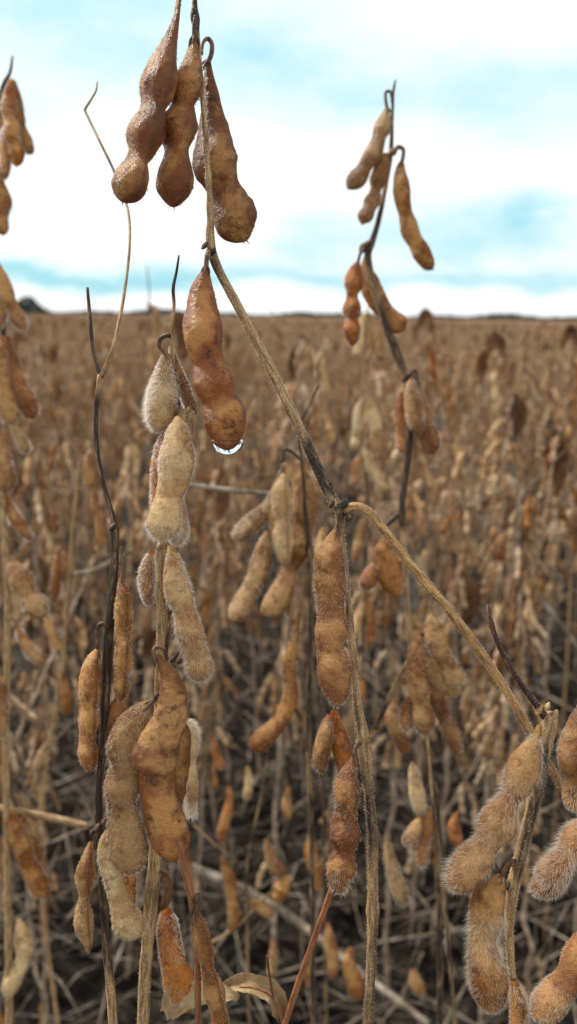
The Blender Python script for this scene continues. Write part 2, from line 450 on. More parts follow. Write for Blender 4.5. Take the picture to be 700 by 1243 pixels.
def loft_pod(G, P, W, eye, nr=70, na=36, face=0.0, k=0.7, ridge=0.07, wr=0.0, tip=True, rnd=0.0, mi=0, hair=0, hlen=0.0012, himi=1, hw=0.00006, hdroop=0.55):
    """a pod: a lens-shaped section with two sutures swept along P, W = visible width at every point"""
    P = np.asarray(P, float)
    W = np.asarray(W, float)
    sg = np.linalg.norm(np.diff(P, axis=0), axis=1)
    L = sg.sum()
    cu = np.concatenate([[0], np.cumsum(sg)]) / L
    W = W * 0.90
    r_end = min(0.5 * max(W[-1], W[-2] * .8) * 1.15, 0.3 * L)
    ncap = max(3, nr // 7)
    u = np.concatenate([np.linspace(0, 1 - r_end / L, nr - ncap, endpoint=False),
                        1 - r_end / L * (1 - np.sin(np.linspace(0, math.pi / 2, ncap)))])
    D, _ = crom(np.hstack([P, W[:, None]]), u)
    X, wv = D[:, :3], np.maximum(D[:, 3], 1e-5)
    s = u * L
    uc = np.clip((s - (L - r_end)) / r_end, 0, 1)
    wv = wv * np.sqrt(np.maximum(1 - uc ** 2, 0.0009))
    T = nrm(np.gradient(X, axis=0))
    Vw = nrm(X - eye)
    R1 = nrm(np.cross(T, Vw))
    R2 = nrm(np.cross(R1, T))
    fa = -math.radians(face)
    A = math.cos(fa) * R1 + math.sin(fa) * R2
    B = -math.sin(fa) * R1 + math.cos(fa) * R2
    us = np.linspace(0, 1, len(W)) if cu is None else cu
    pk = [us[q] for q in range(1, len(W) - 1) if W[q] >= W[q - 1] and W[q] > W[q + 1]]
    if W[-1] > W[-2] * 0.8 and (not pk or pk[-1] < 0.76):
        pk.append(0.93)
    md_ = np.ones(len(u))
    if len(pk) > 1:
        md_ = np.zeros(len(u))
        for q in range(len(pk)):
            g_ = min(abs(pk[q] - pk[z]) for z in range(len(pk)) if z != q)
            md_ = np.maximum(md_, np.exp(-((u - pk[q]) / (g_ * 0.5)) ** 2))
        md_ = np.where((u < pk[0]) & (md_ < 1), 0.6 + 0.4 * md_, md_)
    wv = wv * (0.80 + 0.21 * md_)
    kk = k * (0.45 + 0.55 * md_)
    kk = np.where(wv < W.max() * 0.3, np.maximum(kk, 0.6), kk)
    a = 0.5 * wv / np.sqrt(math.cos(fa) ** 2 + (kk * math.sin(fa)) ** 2)
    b = a * kk
    th = np.linspace(0, 2 * math.pi, na, endpoint=False)
    ct, st = np.cos(th), np.sin(th)
    e0 = np.exp(-(np.minimum(th, 2 * math.pi - th) / 0.20) ** 2)
    e1 = np.exp(-((th - math.pi) / 0.17) ** 2)
    seam = np.maximum(e0, e1 * 0.6)
    rr = 1 + ridge * (e0 + 0.6 * e1)
    V = (X[:, None, :] + (a[:, None] * ct * rr)[..., None] * A[:, None, :] + (b[:, None] * np.sign(st) * np.abs(st) ** 0.92)[..., None] * B[:, None, :])
    V = V.reshape(-1, 3)
    Nn = nrm(V - np.repeat(X, na, 0))
    if wr:
        sc = np.repeat(np.minimum(1, wv / W.max() * 1.3), na)
        V = V + Nn * ((vnoise(V, 420.0, wr * 1.2) + vnoise(V, 1300.0, wr * 0.6)) * sc)[:, None]
    sm = np.broadcast_to(seam, (nr, na)).ravel()
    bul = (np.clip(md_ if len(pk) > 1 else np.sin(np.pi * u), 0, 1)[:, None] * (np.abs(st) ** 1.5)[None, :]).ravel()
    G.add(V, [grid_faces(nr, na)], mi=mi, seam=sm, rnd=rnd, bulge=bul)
    if tip:
        tp = X[-1] + T[-1] * W.max() * 0.13 + A[-1] * W[-1] * 0.05
        base = (nr - 3) * na
        ring = V[base:base + na]
        c = np.vstack([X[-1] + (ring - ring.mean(0)) * 0.22, tp[None]])
        f = np.array([[j, (j + 1) % na, na] for j in range(na)])
        G.add(c, [f], mi=mi, seam=1.0, rnd=rnd)
    if hair:
        rg = np.random.default_rng(int(abs(X[0, 0]) * 1e6) % 99999)
        i = rg.integers(int(nr * 0.08), nr - 2, hair)
        # spread evenly over the length, not over the rings
        i = np.clip(np.searchsorted(u, 0.06 + 0.94 * rg.random(hair)) - 1, 1, nr - 2)
        j = rg.integers(0, na, hair)
        fu, fv = rg.random((2, hair, 1))
        Vg = V.reshape(nr, na, 3)
        j2 = (j + 1) % na
        p = (Vg[i, j] * (1 - fu) + Vg[i + 1, j] * fu) * (1 - fv) + (Vg[i, j2] * (1 - fu) + Vg[i + 1, j2] * fu) * fv
        nn = nrm(p - X[i])
        d = nrm(nn * (0.55 + 0.5 * rg.random((hair, 1))) + T[i] * hdroop + rg.normal(size=(hair, 3)) * 0.28)
        pt_ = np.clip(0.75 + 0.9 * vnoise(p, 260.0, 1.0), 0.12, 1.35)[:, None]
        l = hlen * (0.35 + 0.9 * rg.random((hair, 1))) * pt_
        side = nrm(np.cross(d, Vw[i])) * hw
        side2 = side * 0.6
        mid = p + d * l * 0.5
        tipp = p + d * l + T[i] * l * 0.18 + rg.normal(size=(hair, 3)) * l * 0.08
        HV = np.stack([p - side, p + side, mid + side2, mid - side2, tipp], 1).reshape(-1, 3)
        o = np.arange(hair)[:, None] * 5
        G.add(HV, [o + np.array([[0, 1, 2, 3]]), o + np.array([[3, 2, 4]])], mi=himi, smooth=False)
    return X, wv, T, A, B, a, b


def loft_tube(G, P, Wd, n=None, na=12, dark=None, rough=0.05, mi=0, rnd=0.0, nodes=()):
    P = np.asarray(P, float)
    Wd = np.asarray(Wd, float)
    dark = np.zeros(len(P)) if dark is None else np.asarray(dark, float)
    n = n or max(6, len(P) * 6)
    D, L = crom(np.hstack([P, Wd[:, None], dark[:, None]]), n)
    X = D[:, :3]
    R = np.maximum(D[:, 3], 1e-5) * 0.5
    u = np.linspace(0, 1, n)
    for (nu, amt) in nodes:
        R = R * (1 + amt * np.exp(-((u - nu) * L / 0.0022) ** 2))
    T = nrm(np.gradient(X, axis=0))
    ref = np.array([0.3, 0.9, 0.1]) if abs(T[len(T) // 2] @ np.array([0.3, 0.9, 0.1])) < 0.85 else np.array([1.0, 0, 0.2])
    R1 = nrm(np.cross(T, ref))
    R2 = np.cross(R1, T)
    th = np.linspace(0, 2 * math.pi, na, endpoint=False)
    V = X[:, None, :] + R[:, None, None] * (np.cos(th)[None, :, None] * R1[:, None, :] + np.sin(th)[None, :, None] * R2[:, None, :])
    V = V.reshape(-1, 3)
    Nn = nrm(V - np.repeat(X, na, 0))
    if rough:
        V = V + Nn * (np.repeat(R, na) * rough * (1.2 * vnoise(V, 700.0, 1.0) + 1.2 * vnoise(V, 220.0, 1.0)))[:, None]
        V = V + Nn * (np.repeat(R, na) * rough * 1.2 * np.tile(np.sin(th * 5) + .7 * np.sin(th * 3 + 1), n))[:, None]
    V = np.vstack([V, X[:1], X[-1:]])
    j = np.arange(na)
    c0 = np.stack([j, (j + 1) % na, np.full(na, n * na)], 1)[:, ::-1]
    c1 = np.stack([j + (n - 1) * na, (j + 1) % na + (n - 1) * na, np.full(na, n * na + 1)], 1)
    dk = np.concatenate([np.repeat(np.clip(D[:, 4], 0, 1), na), [dark[0], dark[-1]]])
    ca_, cb_ = (R[:, None] * np.cos(th)).ravel(), (R[:, None] * np.sin(th)).ravel()
    z2 = [0.0, 0.0]
    G.add(V, [grid_faces(n, na), c0, c1], mi=mi, dark=dk, rnd=rnd, ta=np.concatenate([ca_, z2]), tb=np.concatenate([cb_, z2]),
          ts=np.concatenate([np.repeat(u * L, na), [0.0, L]]))


def leaf_geo(G, P, width, up, curl=0.8, nu=14, nv=9, mi=0, seed=0, rnd=0.0):
    """a dead leaf blade rolled about its midrib"""
    rg = np.random.default_rng(seed)
    D, L = crom(P, nu)
    T = nrm(np.gradient(D, axis=0))
    Sd = nrm(np.cross(T, up))
    Un = nrm(np.cross(Sd, T))
    u = np.linspace(0, 1, nu)
    wv = width * 0.5 * (np.sin(math.pi * np.clip(u, 0.03, 0.985) ** 0.8) ** 0.7)
    v = np.linspace(-1, 1, nv)
    ang = v[None, :] * curl * (1 + 0.3 * np.sin(u * 5 + seed))[:, None]
    rad = (wv / max(curl, 0.2))[:, None]
    V = D[:, None, :] + (np.sin(ang) * rad)[..., None] * Sd[:, None, :] + ((1 - np.cos(ang)) * rad)[..., None] * Un[:, None, :]
    V = V.reshape(-1, 3)
    V = V + rg.normal(size=V.shape) * width * 0.012 + Un.repeat(nv, 0) * vnoise(V, 6.0 / width, width * 0.06)[:, None]
    f = grid_faces(nu, nv, False)
    V2 = V - np.repeat(Un, nv, 0) * 0.00025
    G.add(V, [f], mi=mi, rnd=rnd)
    G.add(V2, [f[:, ::-1]], mi=mi, rnd=rnd)


# ------------------------------------------------------------------ setting: ground, far crop, woodland
def ground():
    # fine near the camera, coarse towards the horizon
    ys = np.concatenate([np.arange(-2.5, 6, 0.05), 6 * 1.07 ** np.arange(0, 90)])
    ys = ys[ys < 2500]
    rows, cols_ = [], 90
    for y in ys:
        half = 3.0 + max(0, y) * 1.3
        x = np.linspace(-half, half, cols_)
        z = 0.012 * np.sin(x * 9.1 + y * 3) + 0.012 * np.sin(y * 11.7 + x * 2.3) + 0.006 * np.sin(x * 31 + y * 23)
        rows.append(np.stack([x, np.full_like(x, y), z - 0.01], 1))
    G = Geo()
    G.add(np.concatenate(rows), [grid_faces(len(ys), cols_, False)[:, ::-1]])
    tag(obj('ground', G.mesh('ground', ['soil'])), kind='structure')
    # top surface of the crop where single plants can no longer be told apart
    ys = 26 * 1.05 ** np.arange(0, 90)
    ys = ys[ys < 1500]
    rows, nc = [], 160
    rg = np.random.default_rng(3)
    for k, y in enumerate(ys):
        half = 8 + y * 1.25
        x = np.linspace(-half, half, nc)
        z = np.full(nc, 0.60) + rg.random(nc) * 0.10
        z -= max(0, 3 - k) * 0.2
        rows.append(np.stack([x, np.full_like(x, y), z], 1))
    G = Geo()
    G.add(np.concatenate(rows), [grid_faces(len(ys), nc, False)[:, ::-1]])
    tag(obj('distant_crop', G.mesh('distant_crop', ['far'])), 'flat brown expanse of ripe soybean reaching the horizon', 'crop field', kind='stuff')


ground()


def woodland():
    """far trees: a tall clump at the left, a long low belt along the horizon"""
    rg = np.random.default_rng(11)
    for (nm, lab, segs) in (
        ('woodland_clump', 'dark rounded clump of trees on the horizon at the left edge', [(-0.55, -0.280, 330, 8.5, 2200)]),
        ('tree_belt', 'long low line of distant trees along the horizon', [(-0.8, 0.8, 900, 6.0, 9000)])):
        G = Geo()
        for (a0, a1, dist, h, cnt) in segs:
            a = a0 + (a1 - a0) * rg.random(cnt)
            if 'clump' in nm:
                env = np.clip((a1 - a) / 0.035, 0, 1) ** 0.5 * (0.75 + 0.25 * np.sin(a * 160))
            else:
                env = 0.55 + 0.28 * np.sin(a * 31) + 0.2 * np.sin(a * 77 + 1)
            env = np.maximum(env, 0.15)
            dd = dist + rg.random(cnt) * 25
            z = h * env * rg.random(cnt) ** 0.6
            c = np.stack([np.sin(a) * dd, np.cos(a) * dd, z], 1)
            sz = (0.8 + rg.random(cnt) * 1.2) * (dist / 500)
            for k in range(2):
                q = nrm(rg.normal(size=(cnt, 3)))
                r = nrm(np.cross(q, rg.normal(size=(cnt, 3))))
                t = np.cross(q, r)
                s3 = sz[:, None]
                V = np.stack([c + r * s3, c + t * s3 * 0.8, c - r * s3, c - t * s3 * 0.7], 1).reshape(-1, 3)
                G.add(V, [np.arange(cnt * 4).reshape(-1, 4)], smooth=False)
        tag(obj(nm, G.mesh(nm, ['wood'])), lab, 'trees', kind='stuff')


woodland()


# ------------------------------------------------------------------ field plants
def std_pod(i, nr=15, na=9, nseed=3, length=0.042, width=0.0088, face=0, mat='tan', bend=0.1, stalk=True, k=0.75):
    """a free-hanging pod, attached at the origin, pointing down"""
    G = Geo()
    u = [0, 0.05, 0.16]
    ww = [0.12, 0.2, 0.62]
    for s in range(nseed):
        c = 0.16 + (s + 0.5) * 0.84 / nseed
        u.append(c)
        ww.append(1.0 if s < nseed - 1 else 0.92)
        if s < nseed - 1:
            u.append(0.16 + (s + 1) * 0.84 / nseed)
            ww.append(0.70)
    u.append(1.0)
    ww.append(0.8)
    u = np.array(u)
    P = np.stack([bend * length * np.sin(u * 2.4), 0 * u, -length * u - 0.004], 1)
    loft_pod(G, P, np.array(ww) * width, np.array([0, -1.0, -0.02]), nr=nr, na=na, face=face, k=k, ridge=0.08, tip=nr > 12, rnd=(i * 0.37) % 1 + 0.01)
    if stalk:
        loft_tube(G, [(0, 0, 0.0), (0.0015, 0, 0.003), (0.001, 0, -0.001), (0, 0, -0.0055)], [0.0012, 0.0012, 0.0012, 0.0013], n=6, na=5, rough=0, mi=1)
    return G, [mat, 'stalk']


POD_SPECS = [dict(nseed=3, mat='ftan', bend=0.10), dict(nseed=3, mat='fpale', bend=-0.12, face=25), dict(nseed=2, mat='ftan', length=0.032, bend=0.05),
             dict(nseed=3, mat='fgrey', bend=0.16), dict(nseed=2, mat='fpale', length=0.034, face=60), dict(nseed=3, mat='fgrey', face=80, length=0.044),
             dict(nseed=3, mat='ftan', face=50, bend=-0.18, length=0.045), dict(nseed=4, mat='fgrey', length=0.048, bend=0.13),
             dict(nseed=3, mat='fpale', length=0.042, bend=0.06, k=0.85), dict(nseed=2, mat='brown', length=0.034)]
PODG, PODM, PODLOW = [], [], []
for i, sp in enumerate(POD_SPECS):
    G, mats = std_pod(i, **sp)
    PODG.append((G, mats))
    PODM.append(G.mesh('field pod', mats))
    PODLOW.append(std_pod(i, nr=9, na=6, stalk=False, **sp))


def plant_layout(seed):
    """stem points and where every pod, leaf and petiole of a field plant hangs"""
    rg = random.Random(seed)
    H = rg.uniform(0.70, 0.80)
    lean = (rg.uniform(-0.07, 0.07), rg.uniform(-0.07, 0.07))
    zs = [0]
    z = 0.05
    while z < H:
        zs.append(z)
        z += rg.uniform(0.032, 0.05)
    pts = []
    for k, z in enumerate(zs):
        q = (z / H) ** 1.6
        pts.append((lean[0] * q + (0.003 if k % 2 else -0.003) + rg.uniform(-.002, .002), lean[1] * q + rg.uniform(-.003, .003), z))
    pods, leaves, pets = [], [], []
    a = rg.uniform(0, 6.28)
    for k in range(2, len(pts)):
        a += 2.4 + rg.uniform(-0.5, 0.5)
        z = pts[k][2]
        if z < 0.10:
            continue
        n_ = rg.choice([2, 3, 3, 4, 4]) if z > 0.34 else rg.choice([0, 0, 0, 1])
        for j in range(n_):
            aa = a + (j - n_ / 2) * 0.9 + rg.uniform(-.3, .3)
            off = rg.uniform(0.003, 0.012)
            tilt = rg.uniform(0.05, 0.65)
            pods.append((pts[k], aa, off, tilt, rg.randrange(len(POD_SPECS)), rg.uniform(0.8, 1.12), rg.uniform(0, 6.28)))
        if rg.random() < 0.30:
            pets.append((pts[k], a + 3.1, rg.uniform(0.05, 0.16), rg.uniform(0.3, 1.2)))
    for _ in range(rg.choice([0, 0, 0, 1, 1])):
        leaves.append((pts[rg.randrange(4, len(pts))], rg.uniform(0, 6.28), rg.uniform(0.03, 0.055)))
    br = []
    if rg.random() < 0.5:
        k = rg.randrange(4, max(5, len(pts) - 5))
        br.append((k, rg.uniform(0, 6.28), rg.uniform(0.15, 0.3)))
    return H, pts, pods, leaves, pets, br


def pod_matrix(p):
    (pt, aa, off, tilt, idx, sc, spin) = p
    Mx = Matrix.Translation((pt[0] + math.cos(aa) * off, pt[1] + math.sin(aa) * off, pt[2])) @ Matrix.Rotation(aa, 4, 'Z') @ \
        Matrix.Rotation(-tilt, 4, 'Y') @ Matrix.Rotation(spin, 4, 'Z') @ Matrix.Scale(sc, 4)
    return Mx


def stem_geo(lay, low=False):
    H, pts, pods, leaves, pets, br = lay
    G = Geo()
    P = np.array(pts)
    wd = 0.0062 * (1 - 0.62 * (P[:, 2] / H))
    dk = np.array([0.2 + 0.5 * ((i * 37) % 10 > 7) for i in range(len(P))])
    loft_tube(G, P, wd, n=len(P) * (1 if low else 3), na=5 if low else 7, dark=dk, rough=0.03)
    for (pt, a, L, tl) in pets:
        e = np.array([math.cos(a) * math.sin(tl), math.sin(a) * math.sin(tl), math.cos(tl)]) * L
        p0 = np.array(pt)
        loft_tube(G, [p0, p0 + e * 0.5 + [0, 0, -0.004], p0 + e], [0.0018, 0.0014, 0.001], n=5, na=4, rough=0)
    for (k, a, L) in br:
        p0 = P[k]
        e = np.array([math.cos(a) * 0.5, math.sin(a) * 0.5, 0.8]) * L
        loft_tube(G, [p0, p0 + e * 0.5 + [0.006, 0, -0.01], p0 + e], [0.0034, 0.0026, 0.0016], n=7, na=5, rough=0)
    return G


NV = 8
PROTO = []        # (root, part list) for copies with parts;  merged mesh for copies without


def leaf_mesh(seed, w_):
    G = Geo()
    L = w_ * 1.5
    leaf_geo(G, [(0, 0, 0), (0.006, 0, -L * 0.3), (0.010, 0.004, -L * 0.65), (0.004, 0.006, -L)], w_ * 0.8, np.array([0, 1.0, 0.05]),
             curl=1.3, nu=8, nv=5, seed=seed)
    return G


LEAFG = [leaf_mesh(s, 0.045) for s in range(4)]
LEAFM = [g.mesh('field leaf', [['leafbrown', 'leafpale', 'leafbrown', 'leafgrey'][i]]) for i, g in enumerate(LEAFG)]
ALLM = ['fstem', 'stalk', 'ftan', 'fpale', 'rust', 'fgrey', 'brown', 'leafbrown']
LAYS = [plant_layout(100 + s) for s in range(NV)]
MERGED, MERGED_LOW, LOWG = [], [], []
for vi, lay in enumerate(LAYS):
    for low, store in ((False, MERGED), (True, MERGED_LOW)):
        G = Geo()
        G.merged(stem_geo(lay, low))
        pods = list(lay[2])
        if lay[5]:
            k, a, L = lay[5][0]
            p0 = np.array(lay[1][k])
            rg = random.Random(vi)
            for q in (0.35, 0.6, 0.85, 1.0):
                e = p0 + np.array([math.cos(a) * 0.5, math.sin(a) * 0.5, 0.8]) * L * q
                for j in range(2):
                    pods.append((tuple(e), rg.uniform(0, 6.28), 0.004, rg.uniform(0.1, 0.5), rg.randrange(10), rg.uniform(0.8, 1), rg.uniform(0, 6.28)))
        if not low:
            lay[2][:] = pods
        else:
            pods = lay[2]
        for pi, p in enumerate(pods):
            src, mats = (PODLOW if low else PODG)[p[4]]
            g = Geo()
            g.merged(src)
            g.MI = [np.where(q == 0, ALLM.index(mats[0]), 1) for q in src.MI]
            G.merged(g, np.array(pod_matrix(p)), rnd=(pi * 0.173 + vi * 0.31) % 1 + 0.01)
        for (pt, a, s_) in lay[3]:
            mt = np.array(Matrix.Translation(pt) @ Matrix.Rotation(a, 4, 'Z') @ Matrix.Scale(s_ / 0.045, 4))
            g = Geo()
            g.merged(LEAFG[0])
            g.MI = [q * 0 + 7 for q in LEAFG[0].MI]
            G.merged(g, mt)
        store.append(G.mesh('soybean plant', ALLM))
        if low:
            LOWG.append(G)
STEMM = [stem_geo(lay).mesh('field stem', ['fstem']) for lay in LAYS]
NODESC = ['plain upright', 'slightly leaning', 'bushy', 'pod-laden', 'twiggy', 'rust-flecked', 'pale', 'dark-stemmed']


def field_plant(vi, x, y, rz, sc, tilt, parts):
    if parts:
        root = obj('soybean_plant', None)
        root.empty_display_size = 0.02
        lay = LAYS[vi]
        obj('stem', STEMM[vi], root)
        for p in lay[2]:
            o = obj('pod', PODM[p[4]], root)
            o.matrix_local = pod_matrix(p)
        for li, (pt, a, s_) in enumerate(lay[3]):
            o = obj('dead_leaf', LEAFM[(vi + li) % 4], root)
            o.matrix_local = Matrix.Translation(pt) @ Matrix.Rotation(a, 4, 'Z') @ Matrix.Scale(s_ / 0.045, 4)
    else:
        root = obj('soybean_plant', MERGED[vi])
    root.location = (x, y, -0.004)
    root.rotation_euler = (tilt[0], tilt[1], rz)
    root.scale = (sc, sc, sc)
    return root


# rows run across the view; the row nearest the lens is built by hand further down
rows = []
y = 0.95
while y < 9.5:
    half = 1.2 + y * 0.95
    x = -half
    while x < half:
        x += random.uniform(0.035, 0.085)
        rows.append((x + random.uniform(-0.01, 0.01), y + random.gauss(0, 0.045)))
    y += 0.47
for x in (-.31, -.25, .225, .29):
    rows.append((x, 0.74 + random.uniform(-.03, .03)))
# the second row: present only beside the hand-built plants
x = -1.3
while x < 1.3:
    x += random.uniform(0.05, 0.09)
    if abs(x) > 0.36:
        rows.append((x, 0.52 + random.gauss(0, 0.03)))
TANX = 350.0 / FPX


def in_view(x, y):
    return abs(x) < TANX * (y + 0.05) * 1.0 + 0.05


vis = sorted([r for r in rows if in_view(*r) and r[1] > 0.7], key=lambda r: r[0] ** 2 + r[1] ** 2)
N_IND, N_PART = 285, 150
ind = vis[:N_IND]
inds = set(ind)
others = [r for r in rows if r not in inds]
prng = random.Random(5)
placed = []
for k, (x, y) in enumerate(ind):
    sc = prng.uniform(0.93, 1.10) if prng.random() < 0.93 else prng.uniform(1.10, 1.18)
    o = field_plant(prng.randrange(NV), x, y, prng.uniform(0, 6.28), sc, (prng.gauss(0, 0.06), prng.gauss(0, 0.06)), k < N_PART)
    placed.append((o, x, y, max(0, int(round((y - 0.95) / 0.47)))))
ZONES = [(62, 'near the left edge'), (128, 'just left of the black stem'), (200, 'between black stem and dripping pod'), (300, 'behind the dripping pod'),
         (372, 'left of the central fork'), (440, 'right behind the central fork'), (520, 'behind tall plant right of centre'),
         (620, 'beyond the sloping branch'), (9999, 'near the right edge')]
ROWN = ['nearest', 'second', 'third', 'fourth', 'fifth']
ORD = ['leftmost', 'second from left', 'third from left', 'fourth from left', 'fifth from left', 'sixth from left', 'seventh from left']
cells = {}
for (o, x, y, row) in placed:
    px = 350 + FPX * x / (y * math.cos(PITCH) + 0.03)
    z_ = [q for q in range(len(ZONES)) if px < ZONES[q][0]][0]
    cells.setdefault((row, z_), []).append((px, o))
for (row, z_), lst in cells.items():
    lst.sort(key=lambda q: q[0])
    for q, (px, o) in enumerate(lst):
        if row < 5:
            who = 'only' if len(lst) == 1 else ORD[min(q, 6)]
            tag(o, 'blurred soybean plant, %s in %s row %s' % (who, ROWN[row], ZONES[z_][1]), 'soybean plant', 'soybean plants of the %s field row' % ROWN[row])
        else:
            tag(o, 'small blurred soybean plant far back, %s' % ZONES[z_][1], 'soybean plant', 'soybean plants far back, %s' % ZONES[z_][1])

# the rest of the crop: one object, plants and patches of plants instanced on points
protos = bpy.data.collections.new('crop sources')
names = []
for i in range(NV):
    o = bpy.data.objects.new('a%02d' % i, MERGED_LOW[i])
    protos.objects.link(o)
for i in range(3):                 # one-metre patches for the far part
    G = Geo()
    rg = random.Random(50 + i)
    for k in range(20):
        mt = np.array(Matrix.Translation((rg.uniform(-.6, .6), rg.uniform(-.6, .6), -0.004)) @ Matrix.Rotation(rg.uniform(0, 6.28), 4, 'Z') @
                      Matrix.Rotation(rg.gauss(0, .07), 4, 'X') @ Matrix.Scale(rg.uniform(0.92, 1.12), 4))
        G.merged(LOWG[rg.randrange(NV)], mt)
    o = bpy.data.objects.new('b%02d' % i, G.mesh('crop patch', ALLM))
    protos.objects.link(o)
pts, idx, rot, scl = [], [], [], []
for (x, y) in others:
    pts.append((x, y, 0)); idx.append(prng.randrange(NV)); rot.append((prng.gauss(0, .06), prng.gauss(0, .06), prng.uniform(0, 6.28))); scl.append(prng.uniform(0.93, 1.12))
y = 9.9
while y < 75:
    half = 2 + y * 0.85
    step = 1.0 if y < 30 else 1.15
    x = -half
    while x < half:
        pts.append((x + prng.uniform(-.1, .1), y + prng.uniform(-.1, .1), 0)); idx.append(NV + prng.randrange(3)); rot.append((0, 0, prng.uniform(0, 6.28))); scl.append(prng.uniform(0.95, 1.08))
        x += step
    y += step
me = bpy.data.meshes.new('crop points')
me.from_pydata(pts, [], [])
me.attributes.new('pick', 'INT', 'POINT').data.foreach_set('value', idx)
me.attributes.new('rot', 'FLOAT_VECTOR', 'POINT').data.foreach_set('vector', np.array(rot).ravel())
me.attributes.new('size', 'FLOAT', 'POINT').data.foreach_set('value', scl)
crop = tag(obj('soybean_crop', me), 'dense brown mass of ripe soybean plants filling the rest of the field', 'crop field', kind='stuff')
gt = bpy.data.node_groups.new('crop instances', 'GeometryNodeTree')
gt.interface.new_socket('Geometry', in_out='INPUT', socket_type='NodeSocketGeometry')
gt.interface.new_socket('Geometry', in_out='OUTPUT', socket_type='NodeSocketGeometry')
g = NT(gt)
gi, go = g.new('NodeGroupInput'), g.new('NodeGroupOutput')
ci = g.new('GeometryNodeCollectionInfo', {0: protos, 1: True, 2: True})
pk = g.new('GeometryNodeInputNamedAttribute', {0: 'pick'}, data_type='INT')
ra = g.new('GeometryNodeInputNamedAttribute', {0: 'rot'}, data_type='FLOAT_VECTOR')
sa = g.new('GeometryNodeInputNamedAttribute', {0: 'size'}, data_type='FLOAT')
iop = g.new('GeometryNodeInstanceOnPoints', {'Pick Instance': True})
mp = g.new('GeometryNodeMeshToPoints')
g.l.new(gi.outputs[0], mp.inputs[0])
g.l.new(mp.outputs[0], iop.inputs['Points'])
g.l.new(ci.outputs[0], iop.inputs['Instance'])
g.l.new(pk.outputs[0], iop.inputs['Instance Index'])
e2r = g.new('FunctionNodeEulerToRotation')
g.l.new(ra.outputs[0], e2r.inputs[0])
g.l.new(e2r.outputs[0], iop.inputs['Rotation'])
g.l.new(sa.outputs[0], iop.inputs['Scale'])
g.l.new(iop.outputs[0], go.inputs[0])
md = crop.modifiers.new('crop', 'NODES')
md.node_group = gt


# litter and straw on the ground: nobody could count it
def litter():
    rg = np.random.default_rng(21)
    G = Geo()
    n_ = 9000
    y = 0.25 + rg.random(n_) ** 1.3 * 4.5
    x = (rg.random(n_) - 0.5) * 2 * (0.55 + y * 0.55)
    c = np.stack([x, y, 0.004 + rg.random(n_) * 0.022], 1)
    sz = (0.010 + rg.random(n_) * 0.022)[:, None]
    q = nrm(np.stack([rg.normal(size=n_) * .5, rg.normal(size=n_) * .5, np.ones(n_)], 1))
    a = nrm(np.cross(q, rg.normal(size=(n_, 3))))
    b = np.cross(q, a)
    V = np.stack([c + a * sz, c + b * sz * .6 + q * sz * .25, c + a * sz * -.2 + q * sz * -.1, c - a * sz, c - b * sz * .6 + q * sz * .3], 1).reshape(-1, 3)
    o = np.arange(n_)[:, None] * 5
    G.add(V, [o + np.array([[0, 1, 2, 4]]), o + np.array([[2, 1, 3, 4]])], smooth=False, rnd=np.repeat(rg.random(n_), 5))
    tag(obj('leaf_litter', G.mesh('leaf_litter', ['litter'])), 'dark damp leaf litter covering the soil between rows', 'leaf litter', kind='stuff')
    G = Geo()
    for k in range(2700):
        y0 = 0.45 + rg.random() ** 1.2 * 3.4
        x0 = (rg.random() - .5) * 2 * (0.45 + y0 * .5)
        L = 0.06 + rg.random() * 0.22
        an = rg.random() * 3.14
        d = np.array([math.cos(an), math.sin(an), 0]) * L / 2
        z0, z1 = 0.008 + rg.random(2) ** 2 * 0.12
        wd = 0.0008 + 0.0034 * rg.random() ** 4
        p = np.array([x0, y0, 0])
        loft_tube(G, [p - d + [0, 0, z0], p + [0.012 * rg.normal(), 0.012 * rg.normal(), (z0 + z1) / 2 + .006 + .01 * rg.random()], p + d + [0, 0, z1]], [wd, wd * .9, wd * .8], n=5, na=5, rough=0, rnd=rg.random())
    tag(obj('straw_litter', G.mesh('straw_litter', ['straw'])), 'loose bleached straw strewn over the dark ground', 'straw', kind='stuff')


litter()


